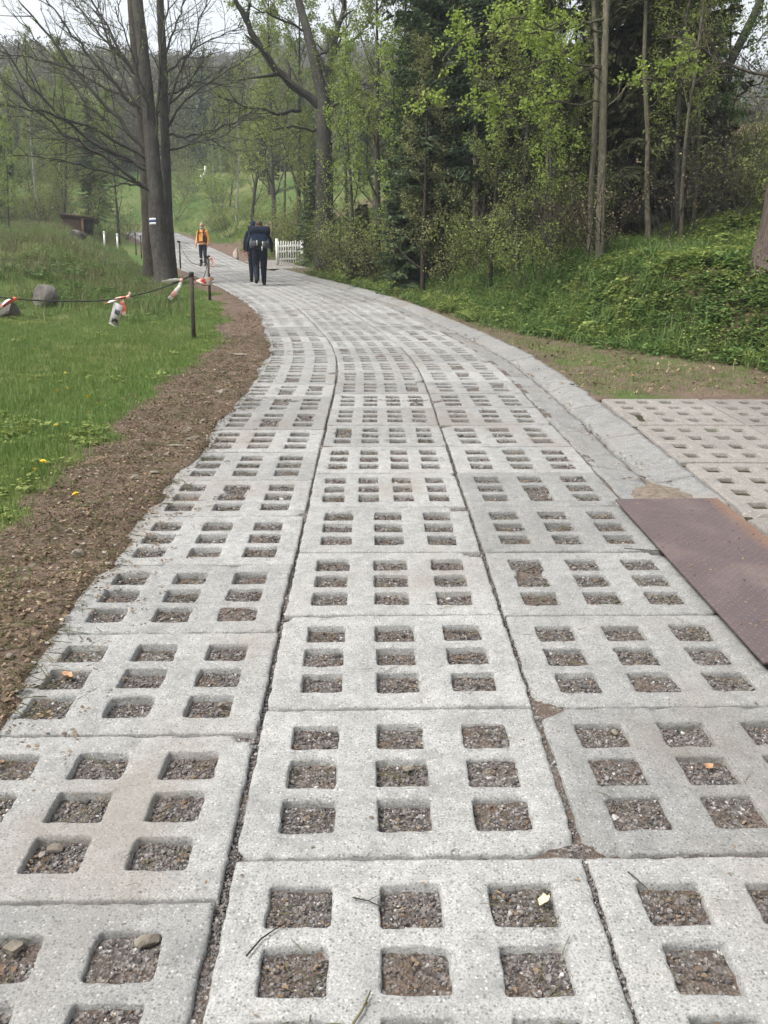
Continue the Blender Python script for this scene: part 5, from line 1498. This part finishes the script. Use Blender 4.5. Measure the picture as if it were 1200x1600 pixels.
fallen_leaf(850, 1405, .022, M_LCREAM, 'cream leaf in the near right hole of the centre lane', 2, True)
fallen_leaf(47, 968, .022, M_LCREAM, 'cream leaf scrap on the soil verge', 3)
fallen_leaf(212, 704, .03, M_LBROWN, 'orange-brown leaf on the soil between lawn and slabs', 4)
fallen_leaf(168, 750, .024, M_LBROWN, 'orange-brown leaf scrap on the verge near the lawn', 5)
fallen_leaf(142, 697, .03, M_LBROWN, 'brown leaf at the very edge of the lawn', 6)
fallen_leaf(1108, 1196, .024, M_LBROWN, 'orange-brown leaf in a hole of the right lane', 7, True)
def twig(pix, rad, label, mat, fork=None):
    P = []
    for px, py in pix:
        q = on_ground(px, py); P.append([q[0], q[1], float(zr(q[1])) + rad + .003])
    P = np.array(P); b = P[0].copy(); g = Geo()
    g.tube(P - b, np.linspace(rad, rad * .5, len(P)), 5)
    if fork is not None:
        q = on_ground(*fork[1]); k = P[fork[0]]
        g.tube(np.array([k, [q[0], q[1], float(zr(q[1])) + rad + .006]]) - b, [rad * .6, rad * .3], 4)
    o = link('twig', g.mesh('twig', [mat], True), None, b)
    return tag(o, label, 'twig')
twig([(385, 1497), (408, 1470), (428, 1456), (446, 1446)], .0028, 'bent dark twig on the nearest centre slab, left of its holes', B_DARK, (1, (421, 1462)))
twig([(551, 1405), (575, 1410), (601, 1422)], .0024, 'straight dark twig reaching into the near middle hole', B_DARK, (1, (594, 1402)))
twig([(981, 1365), (996, 1377), (1012, 1392)], .0024, 'short dark stick on the nearest slab of the right lane', B_DARK)
twig([(552, 1603), (566, 1582), (579, 1552)], .0038, 'pale broken stalk at the bottom edge of the picture', L_DRY)
twig([(975, 858), (1030, 862), (1090, 869), (1130, 872)], .0022, 'thin dark twig lying across the steel plate edge', B_DARK)

# ---------------------------------------------------------------- dandelions
M_YEL = plain('dandelion yellow', (.72, .50, .015), .6, .15, 60); M_STALK = plain('dandelion stalk', (.12, .20, .05), .6, .2, 30)
gh = Geo()
for ring, (rad, z_, n) in enumerate(((.021, .002, 18), (.015, .007, 14), (.008, .011, 9))):
    for k in range(n):
        a = k * 2 * math.pi / n + ring * .2; d_ = np.array([math.cos(a), math.sin(a), 0]); s_ = np.array([-d_[1], d_[0], 0]) * .0026
        gh.add([d_ * .002 + s_ + [0, 0, z_], d_ * .002 - s_ + [0, 0, z_], d_ * rad - s_ + [0, 0, z_ + .003], d_ * rad + s_ + [0, 0, z_ + .003]], [(0, 1, 2, 3)])
gh.tube([(0, 0, -.012), (0, 0, .003)], [.004, .008], 8)
ME_HEAD = gh.mesh('flower_head', [M_YEL])
gs = Geo(); gs.tube([(0, 0, -.02), (.004, .003, .05), (0, 0, .1)], [.0022, .002, .0018], 5); ME_STALK = gs.mesh('stalk', [M_STALK], True)
gl = blades(9, .07, .012, .007, 777, L_GREEN, 2.2)
for i, (px, py, lab) in enumerate(((88, 624, 'largest dandelion in the lawn, flowering near the left edge'), (105, 617, 'small dandelion right of the largest one'), (139, 634, 'dandelion on the lawn tongue beside the soil verge'), (152, 642, 'dandelion rightmost on the lawn tongue'),
        (138, 656, 'low dandelion below the lawn tongue pair'), (86, 678, 'dandelion below the largest one'), (67, 744, 'dandelion on the near lawn corner'), (58, 752, 'small dandelion beside the near lawn corner'), (121, 796, 'lone dandelion growing out of the soil verge'),
        (53, 553, 'distant dandelion in the middle of the lawn'), (103, 592, 'faint dandelion in the far lawn'), (989, 596, 'lone dandelion on the right verge above the entry slabs'))):
    p = ground_px(px, py); e = thing('dandelion', lab, 'dandelion', p, rt.uniform(0, 6), 'dandelions'); e.rotation_euler = (rt.uniform(-.25, .1), rt.uniform(-.2, .2), rt.uniform(0, 6))
    k = .9 if i in (0, 2, 6, 8) else .7
    st = link('stalk', ME_STALK, e); st.scale = (k, k, k); hd = link('flower_head', ME_HEAD, e, (0, 0, .1 * k)); hd.rotation_euler = (.35, 0, 0); hd.scale = (1.25 * k,) * 3; link('leaves', gl, e)['kind'] = 'stuff'

# ---------------------------------------------------------------- white picket gate and its surroundings
M_PAINT = plain('white paint', (.70, .70, .67), .55, .08, 10, .4)
gp = column(437, 34.5); gp[2] = float(terrain(gp[0], gp[1])) + .05
gate = thing('picket_gate', 'white picket gate at the roadside behind the walkers in navy', 'gate', gp, R(-14))
for k in range(10):
    g = Geo(); hx = .011; hh = .93 + .02 * math.sin(k)
    x_ = k * .105
    g.add([(x_ - .02, -hx, 0.05), (x_ + .02, -hx, 0.05), (x_ + .02, hx, .05), (x_ - .02, hx, .05), (x_ - .02, -hx, hh - .04), (x_ + .02, -hx, hh - .04), (x_ + .02, hx, hh - .04), (x_ - .02, hx, hh - .04), (x_, -hx, hh), (x_, hx, hh)],
          [(0, 1, 5, 4), (1, 2, 6, 5), (2, 3, 7, 6), (3, 0, 4, 7), (4, 8, 9, 7), (5, 6, 9, 8), (0, 3, 2, 1)], [(4, 5, 8), (6, 7, 9)])
    link('picket', g.mesh('picket', [M_PAINT]), gate)
for z_ in (.22, .52, .74):
    g = Geo(); g.box((.47, .03, z_), (1.02, .03, .07)); link('rail', g.mesh('rail', [M_PAINT]), gate)
for x_ in (-.08, 1.03):
    g = Geo(); g.box((x_, .02, .48), (.09, .09, 1.1)); link('post', g.mesh('post', [M_PAINT]), gate)
sp = column(371, 37.5); sp[2] = float(terrain(sp[0], sp[1]))
rock('stone_marker', sp + [0, 0, .02], (.16, .14, .30), 86, 'pale upright stone at the road edge left of the walkers in navy', 'stone', plain('pinkish stone', (.42, .35, .30), .9, .15, 8, .2, 0, .4), .15)
dy_, dd_ = np.meshgrid(np.linspace(32.6, 37.2, 12), np.linspace(1.62, 3.3, 8), indexing='ij'); L_ = np.sqrt(1 + dxr(dy_) ** 2)
dX = xr(dy_) + dd_ / L_; dY = dy_ - dd_ * dxr(dy_) / L_ + .15 * fbm(dd_ * 2, dy_ * 2, 3)
di = np.arange(dX.size).reshape(dX.shape)
dp = Geo(); dp.add(np.stack([dX, dY, np.maximum(terrain(dX, dY), zr(dY)) + .02], -1).reshape(-1, 3), np.stack([di[:-1, :-1], di[:-1, 1:], di[1:, 1:], di[1:, :-1]], -1).reshape(-1, 4))
tag(link('driveway', dp.mesh('driveway', [M_CONC_B], True)), 'pale concrete apron in front of the white picket gate', 'driveway', kind='structure')
# white shape high on the slope behind the walker in orange
wp = on_ground(318, 287); ws = (wp[1] / 1.04) * 27 / FPX / 1.6
wmk = thing('white_marker', 'crooked white figure on the slope high above the walker in orange', 'marker', wp, 0); wmk.scale = (ws,) * 3
g = Geo(); g.tube([(-.12, 0, -.1), (-.10, 0, .35), (-.16, 0, .6), (.02, 0, .75), (.2, 0, 1.0), (.22, 0, 1.5)], [.13, .16, .2, .15, .10, .12], 8); link('body', g.mesh('body', [M_PAINT], True), wmk)
g = Geo(); g.tube([(.15, 0, 1.15), (.35, 0, 1.1), (.48, 0, 1.05)], [.08, .07, .04], 6); link('arm', g.mesh('arm', [M_PAINT], True), wmk)
g = Geo(); g.box((-.2, 0, 1.2), (.5, .08, .1)); link('crossbar', g.mesh('crossbar', [plain('faded pink paint', (.55, .46, .42), .7, .1, 6)]), wmk)
# low brown shed beyond the left rise
M_SHED = plain('old brown boards', (.10, .065, .045), .9, .35, 6, .15, 0, .3); M_SHEDD = plain('painted shed shade', (.012, .011, .01), .9, .1, 6)
M_SHROOF = plain('brown shed roof', (.12, .075, .06), .85, .3, 5, .2)
sh = column(128, 44); sh[2] = float(terrain(sh[0], sh[1]))
shed = thing('shed', 'low brown wooden shed behind the boulder on the left rise', 'shed', sh, R(8)); shed.scale = (.62,) * 3
for k in range(14):
    g = Geo(); g.box((-1.15 + k * .115, 0, .55), (.108, .03, 1.2 + .02 * (k % 3))); link('board', g.mesh('board', [M_SHED]), shed)
g = Geo(); g.box((.80, .35, .55), (.75, .04, 1.2)); link('doorway_shade', g.mesh('doorway_shade', [M_SHEDD]), shed)  # near-black sheet: the shade inside the shed's opening, put in as colour
g = Geo(); g.tube([(.42, -.05, -.1), (.42, -.05, 1.25)], .10, 8); link('corner_post', g.mesh('corner_post', [plain('light shed post', (.24, .15, .09), .9, .2, 6)], True), shed)
g = Geo(); g.box((0, .5, 1.30), (2.9, 1.7, .07), 0, Matrix.Rotation(R(-8), 3, 'X') @ Matrix.Rotation(R(6), 3, 'Y')); link('roof', g.mesh('roof', [M_SHROOF]), shed)
for px, lab in ((168, 'left of the two short white posts right of the shed'), (188, 'right of the two short white posts right of the shed')):
    q = column(px, 43); e = thing('white_post', lab, 'post', q, 0, 'white posts by the shed')
    g = Geo(); g.tube([(0, 0, -.1), (0, 0, .75)], [.05, .045], 8); sf = link('shaft', g.mesh('shaft', [M_PAINT], True), e)
    g = Geo(); g.tube([(0, 0, .75), (0, 0, .78), (0, 0, .82)], [.075, .07, .02], 8); sub(sf, link('cap', g.mesh('cap', [M_PAINT], True), e))
# ---------------------------------------------------------------- people
M_SKIN = plain('skin', (.46, .24, .17), .55, .12, 20, .35)
M_NAVY = plain('navy cloth', (.012, .018, .032), .85, .35, 14, .15); M_NAVY2 = plain('dark blue cloth', (.016, .030, .055), .85, .3, 14, .15)
M_BLACK = plain('black cloth', (.012, .012, .014), .8, .3, 14, .2); M_ORANGE = plain('orange jacket', (.80, .35, .09), .75, .12, 10, .2)
M_TROUS = plain('slate trousers', (.022, .025, .034), .85, .3, 14, .15); M_BOOT = plain('brown boots', (.06, .028, .022), .7, .3, 20)
M_BOOTD = plain('dark boots', (.014, .013, .012), .7, .3, 20); M_GREYHAIR = plain('grey hair', (.42, .40, .37), .8, .2, 40); M_BRHAIR = plain('brown hair', (.07, .045, .03), .8, .3, 40)
M_EYE = plain('dark eye', (.02, .018, .016), .3, .1, 10); M_GREYK = plain('grey kit', (.06, .07, .075), .6, .2, 14); M_PALEK = plain('pale kit', (.55, .55, .52), .6, .1, 14)
M_HEM = plain('pale hem', (.62, .45, .40), .8, .1, 14)

def person(label, loc, rz, J, mats, seed, head_tilt=0.0, scale=1.0):
    """J: joint positions (x right, y forward, z up); one continuous skin over the skeleton, then head and fingers in the same mesh"""
    names = list(J); E = [('pelvis', 'waist'), ('waist', 'chest'), ('chest', 'neck'), ('neck', 'skull'),
         ('chest', 'shoulder_l'), ('shoulder_l', 'elbow_l'), ('elbow_l', 'wrist_l'), ('wrist_l', 'palm_l'), ('chest', 'shoulder_r'), ('shoulder_r', 'elbow_r'), ('elbow_r', 'wrist_r'), ('wrist_r', 'palm_r'),
         ('pelvis', 'hip_l'), ('hip_l', 'knee_l'), ('knee_l', 'ankle_l'), ('ankle_l', 'toe_l'), ('pelvis', 'hip_r'), ('hip_r', 'knee_r'), ('knee_r', 'ankle_r'), ('ankle_r', 'toe_r')]
    me = bpy.data.meshes.new('skeleton')
    me.from_pydata([J[n][0] for n in names], [(names.index(a), names.index(b)) for a, b in E], [])
    ob = link('skeleton', me); m = ob.modifiers.new('skin', 'SKIN'); m.use_smooth_shade = True; ob.modifiers.new('sub', 'SUBSURF').levels = 2
    for i, n in enumerate(names):
        me.skin_vertices[0].data[i].radius = J[n][1]; me.skin_vertices[0].data[i].use_root = n == 'pelvis'
    dg = bpy.context.evaluated_depsgraph_get(); dg.update()
    ev = ob.evaluated_get(dg); em = ev.to_mesh()
    V = np.zeros(len(em.vertices) * 3); em.vertices.foreach_get('co', V); V = V.reshape(-1, 3)
    faces = [tuple(p.vertices) for p in em.polygons]
    ev.to_mesh_clear(); bpy.data.objects.remove(ob)
    seg = {('pelvis', 'waist'): 0, ('waist', 'chest'): 0, ('chest', 'neck'): 0, ('neck', 'skull'): 3}
    A = np.array([J[a][0] for a, b in E]); B = np.array([J[b][0] for a, b in E])
    def region(c):
        t = np.clip(((c - A) * (B - A)).sum(1) / ((B - A) ** 2).sum(1), 0, 1); d = np.linalg.norm(c - (A + t[:, None] * (B - A)), axis=1)
        a, b = E[int(np.argmin(d))]
        if b.startswith('palm'): return 3
        if b in ('skull',): return 3
        if b.startswith('toe'): return 2
        if a.startswith('knee') and c[2] < J[b][0][2] + .06: return 2
        if b.startswith('knee') or a.startswith('knee') or b.startswith('hip'): return 1 if c[2] < J['pelvis'][0][2] - .06 else 0
        return 0 if c[2] > J['pelvis'][0][2] - .09 else 1
    g = Geo()
    q = [f for f in faces if len(f) == 4]; t3 = [f for f in faces if len(f) == 3]
    r_q = [region(V[list(f)].mean(0)) for f in q]; r_t = [region(V[list(f)].mean(0)) for f in t3]
    g.V.append(V); g.n += len(V); g.Q.append(np.array(q)); g.MQ.append(np.array(r_q))
    if t3: g.T.append(np.array(t3)); g.MT.append(np.array(r_t))
    # fingers: four and a thumb on each hand, slightly curled, rooted in the palm
    for s, n in ((-1, 'l'), (1, 'r')):
        pc = np.array(J['palm_' + n][0]); w = np.array(J['wrist_' + n][0]); d = norm(pc - w)
        fw = np.array([0, 1, 0.0]); side = norm(fw - d * (fw @ d)); inn = norm(np.cross(d, side)) * (1 if s < 0 else -1)
        for k, (L, o_) in enumerate(((.070, .030), (.080, .010), (.075, -.010), (.058, -.028))):
            b = pc + side * o_ + d * .01
            g.tube([b, b + d * L * .5 + inn * .006, b + d * L * .85 + inn * .024, b + d * L + inn * .042], [.0095, .009, .008, .006], 6, 3)
        b = pc - d * .045 + side * .028
        g.tube([b, b + side * .030 + d * .025, b + side * .034 + d * .06 + inn * .012], [.011, .010, .008], 6, 3)
    # head
    sk = np.array(J['skull'][0]) + np.array([0, .012, .065])
    bm = bmesh.new(); bmesh.ops.create_uvsphere(bm, u_segments=20, v_segments=14, radius=1)
    hv = np.array([v.co[:] for v in bm.verts])
    x_, y_, z_ = hv.T
    H = np.stack([x_ * .076 * (1 - .22 * np.clip(-z_, 0, 1)), y_ * .096 + .012 * np.clip(-z_, 0, 1) * (y_ > 0), z_ * .118], -1)
    H[:, 1] += .020 * np.exp(-((x_ / .18) ** 2 + ((z_ + .12) / .22) ** 2)) * (y_ > 0)                  # nose
    H[:, 1] -= .010 * (np.exp(-(((x_ - .38) / .16) ** 2 + ((z_ - .08) / .12) ** 2)) + np.exp(-(((x_ + .38) / .16) ** 2 + ((z_ - .08) / .12) ** 2))) * (y_ > 0)   # eye sockets
    H[:, 1] += .006 * np.exp(-((x_ / .3) ** 2 + ((z_ + .55) / .08) ** 2)) * (y_ > 0)                    # lips
    ct, st = math.cos(head_tilt), math.sin(head_tilt); H = H @ np.array([[1, 0, 0], [0, ct, st], [0, -st, ct]])
    fq = [tuple(v.index for v in f.verts) for f in bm.faces]; bm.free()
    g.add(H + sk, [f for f in fq if len(f) == 4], [f for f in fq if len(f) == 3], 3)
    for s in (-1, 1):                                                                                  # ears
        g.tube([sk + [s * .074, -.01, -.03], sk + [s * .084, -.012, 0], sk + [s * .078, -.008, .03]], [.010, .016, .009], 6, 3)
    me = g.mesh('person', mats + [M_SKIN], True)
    o = link('person', me, None, loc); o.rotation_euler = (0, 0, rz); o.scale = (scale,) * 3
    tag(o, label, 'person')
    for s in (-1, 1):
        b2 = bmesh.new(); bmesh.ops.create_icosphere(b2, subdivisions=1, radius=.011); bm_obj('eye', b2, M_EYE, o, tuple(sk + [s * .029, .088, .010]))
    return o, sk
def hair_cap(o, sk, mat, name, k=1.06, low=-.15, front=.35, lift=.0):
    bm = bmesh.new(); bmesh.ops.create_uvsphere(bm, u_segments=20, v_segments=14, radius=1)
    bmesh.ops.delete(bm, geom=[v for v in bm.verts if v.co.z < (low if v.co.y < .1 else low + front * (v.co.y + .1) * 1.6)], context='VERTS')
    for v in bm.verts:
        n_ = float(fbm(v.co.x * 6, v.co.y * 6 + v.co.z * 5, 3)) * .02
        v.co = Vector((v.co.x * .076 * (k + n_), v.co.y * .096 * (k + n_) - .004, v.co.z * .118 * (k + n_) + lift))
    bmesh.ops.solidify(bm, geom=bm.faces[:], thickness=-.006)
    return bm_obj(name, bm, mat, o, tuple(sk))
def straps(e, x, z0, z1, y0, y1, mat, w=.05):
    for s in (-1, 1):
        g = Geo(); P = [(s * x, y0, z0), (s * x, y0 + .06, z1 + .02), (s * x, (y0 + y1) / 2, z1 + .06), (s * x, y1, z1 - .02), (s * (x + .01), y1 + .01, (z0 + z1) / 2 + .05), (s * (x + .05), y1 - .06, z0 + .02)]
        P = np.array(P); B = np.array([w / 2, 0, 0]); T = np.gradient(P, axis=0); T /= np.linalg.norm(T, axis=1)[:, None]; N = np.cross(T, [1, 0, 0]) * .006
        V = np.concatenate([P - B + N, P + B + N, P + B - N, P - B - N]); n = len(P); Q = []
        for i in range(n - 1):
            for a in range(4): Q.append((a * n + i, a * n + i + 1, ((a + 1) % 4) * n + i + 1, ((a + 1) % 4) * n + i))
        g.add(V, Q); link('shoulder_strap', g.mesh('shoulder_strap', [mat], True), e)

def joints(arm_l, arm_r, leg_l, leg_r, lean=0.0, bulk=1.0):
    """arms: elbow, wrist, palm; legs: knee, ankle, toe (offsets given outright)"""
    k = bulk; y = lambda z: lean * (z - .95)
    J = {'pelvis': ((0, 0, .96), (.155 * k, .115 * k)), 'waist': ((0, y(1.13), 1.13), (.145 * k, .115 * k)), 'chest': ((0, y(1.34), 1.34), (.165 * k, .125 * k)),
         'neck': ((0, y(1.5) + .01, 1.505), (.062, .060)), 'skull': ((0, y(1.6) + .02, 1.59), (.055, .06)),
         'shoulder_l': ((-.185, y(1.42), 1.425), (.075 * k, .075 * k)), 'shoulder_r': ((.185, y(1.42), 1.425), (.075 * k, .075 * k)),
         'hip_l': ((-.095, 0, .90), (.105 * k, .11 * k)), 'hip_r': ((.095, 0, .90), (.105 * k, .11 * k))}
    for s, a in (('l', arm_l), ('r', arm_r)):
        for n, p, r_ in zip(('elbow', 'wrist', 'palm'), a, ((.054 * k, .056 * k), (.036, .034), (.024, .042))): J[f'{n}_{s}'] = (p, r_)
    for s, a in (('l', leg_l), ('r', leg_r)):
        for n, p, r_ in zip(('knee', 'ankle', 'toe'), a, ((.073 * k, .076 * k), (.052, .058), (.042, .036))): J[f'{n}_{s}'] = (p, r_)
    return J
def road_spot(px, py): 
    p = on_ground(px, py); p[2] = float(zr(p[1])); return p

# walker in orange, coming down towards the camera
p1 = road_spot(318, 417); h1 = math.atan2(p1[0], -p1[1]) + .05
J1 = joints(((-.25, -.02, 1.17), (-.27, .07, .93), (-.27, .09, .85)), ((.25, -.02, 1.17), (.27, .07, .93), (.27, .09, .85)),
            ((-.105, .05, .50), (-.11, .02, .09), (-.13, .17, .04)), ((.10, .0, .50), (.10, -.03, .09), (.12, .12, .04)), .0)
o1, s1 = person('person in a bright orange jacket walking down the road towards us', p1, h1 + math.pi, J1, [M_ORANGE, M_TROUS, M_BOOT], 1, 0, .96)
o1.rotation_euler.z = math.pi - .2
hair_cap(o1, s1, M_GREYHAIR, 'hair', 1.05, .12, .5)
gb = Geo(); gb.tube([s1 + [-.055, .05, -.07], s1 + [0, .098, -.095], s1 + [.055, .05, -.07]], [.02, .026, .02], 8); link('beard', gb.mesh('beard', [M_GREYHAIR], True), o1)
g = Geo(); th = np.linspace(0, 2 * math.pi, 25); g.tube(np.stack([np.cos(th) * .165, np.sin(th) * .128, np.full(25, .915)], -1), .016, 6, cap=False); link('hem', g.mesh('hem', [M_HEM], True), o1)
for s in (-1, 1):
    g = Geo(); g.tube([(s * .105, .02, .30), (s * .105, .02, .335)], .074, 12); link('reflective_band', g.mesh('reflective_band', [M_PALEK], True), o1)
b1 = thing('backpack', 'dark backpack worn by the person in orange', 'backpack', p1); b1.rotation_euler = o1.rotation_euler; b1.scale = (.96,) * 3
bm_obj('bag', rounded_box((.30, .18, .48), .06, 3), M_BLACK, b1, (0, -.235, 1.24))
straps(b1, .115, 1.02, 1.46, -.15, .15, M_BLACK, .055)
for z_, nm in ((1.36, 'chest_strap'), (1.0, 'hip_belt')):
    a_ = np.linspace(R(20), R(160), 12); g = Geo(); rx, ry = (.14, .155) if nm == 'chest_strap' else (.185, .155)
    P = np.stack([np.cos(a_) * rx, np.sin(a_) * ry + .0, np.full(12, z_)], -1); g.tube(P, .014 if nm == 'chest_strap' else .026, 6); link(nm, g.mesh(nm, [M_BLACK], True), b1)
bm_obj('hip_pouch', rounded_box((.12, .08, .26), .03, 2), M_BLACK, b1, (-.13, .13, 1.12))

# walker in navy with the big pack, seen from behind
p2 = road_spot(407, 446); h2 = R(8)
J2 = joints(((-.28, -.05, 1.16), (-.31, .02, .92), (-.31, .05, .84)), ((.28, -.06, 1.16), (.31, -.02, .92), (.31, 0, .84)),
            ((-.10, .10, .52), (-.09, -.16, .16), (-.10, -.08, .04)), ((.09, .10, .50), (.09, .12, .09), (.10, .27, .04)),   .10, 1.14)
o2, s2 = person('person in navy clothes with a big pack, walking uphill nearest to us', p2, h2, J2, [M_NAVY, M_NAVY, M_BOOTD], 2, .15, 1.04)
o2.scale.x *= 1.13
hair_cap(o2, s2, M_BRHAIR, 'hair', 1.05, -.1, .55)
b2 = thing('backpack', 'big dark backpack with grey bottles, worn by the nearest walker', 'backpack', p2, h2); b2.scale = (1.17, 1.04, 1.04)
bag2 = bm_obj('bag', rounded_box((.42, .28, .48), .10, 3), M_NAVY2, b2, (0, -.25, 1.20)); sub(bag2, bm_obj('lid', rounded_box((.54, .32, .24), .10, 3), M_NAVY, b2, (.01, -.25, 1.45)))
sub(bag2, bm_obj('lower_pocket', rounded_box((.30, .12, .16), .04, 2), M_BLACK, b2, (.0, -.39, 1.05)))
for x_, m_ in ((-.19, M_GREYK), (.20, M_GREYK)):
    g = Geo(); g.tube([(x_, -.33, .98), (x_, -.33, 1.00), (x_, -.33, 1.16), (x_, -.33, 1.19), (x_, -.33, 1.23)], [.045, .055, .055, .03, .028], 12); link('bottle', g.mesh('bottle', [m_], True), b2)
bm_obj('side_pouch', rounded_box((.10, .10, .17), .03, 2), M_GREYK, b2, (.13, -.43, 1.06)); bm_obj('side_pouch', rounded_box((.10, .09, .15), .03, 2), M_GREYK, b2, (-.12, -.43, 1.08))
for x_, z_, l_ in ((-.06, 1.10, .14), (.08, 1.08, .12), (.06, .95, .12)):
    g = Geo(); g.box((x_, -.475, z_), (.022, .01, l_)); sub(bag2, link('pale_strap', g.mesh('pale_strap', [M_PALEK]), b2))
straps(b2, .12, 1.05, 1.47, -.13, .19, M_BLACK)
# second walker in navy, half hidden on the left
p3 = road_spot(398, 441); h3 = R(12)
J3 = joints(((-.26, -.04, 1.16), (-.28, .06, .93), (-.28, .09, .85)), ((.25, -.02, 1.16), (.27, .06, .93), (.27, .09, .85)),
            ((-.09, .10, .50), (-.08, .10, .09), (-.09, .25, .04)), ((.09, .04, .50), (.09, -.12, .12), (.10, .0, .04)), .08, 1.0)
o3, s3 = person('person in dark blue half hidden left of the walker with the big pack', p3, h3, J3, [M_NAVY, M_TROUS, M_BOOTD], 3, .1, 1.03)
hair_cap(o3, s3, M_NAVY2, 'cap', 1.1, -.35, .45)
b3 = thing('backpack', 'dark blue backpack worn by the half hidden walker', 'backpack', p3, h3); b3.scale = (1.03,) * 3
bag3 = bm_obj('bag', rounded_box((.34, .22, .50), .07, 3), M_NAVY2, b3, (0, -.235, 1.24)); lid3 = bm_obj('lid', rounded_box((.36, .24, .13), .05, 3), M_NAVY, b3, (0, -.235, 1.52))
sub(bag3, lid3)
straps(b3, .12, 1.03, 1.47, -.13, .18, M_BLACK)
# ---------------------------------------------------------------- thin haze in the valley air
hz = NT('haze'); pv = hz.n('ShaderNodeVolumePrincipled')
pv.inputs['Color'].default_value = (.86, .91, .97, 1)
pv.inputs['Density'].default_value = HAZE_DENSITY
pv.inputs['Anisotropy'].default_value = .2
hz.t.links.new(pv.outputs[0], hz.out.inputs['Volume'])
zlo, zhi = float(GZ.min()) - 1.0, 112.0
g = Geo(); g.box((0, 250, (zlo + zhi) / 2), (860, 640, zhi - zlo))
tag(link('haze', g.mesh('haze', [hz.m])), 'thin pale haze in the air over the whole valley', 'haze', kind='stuff')
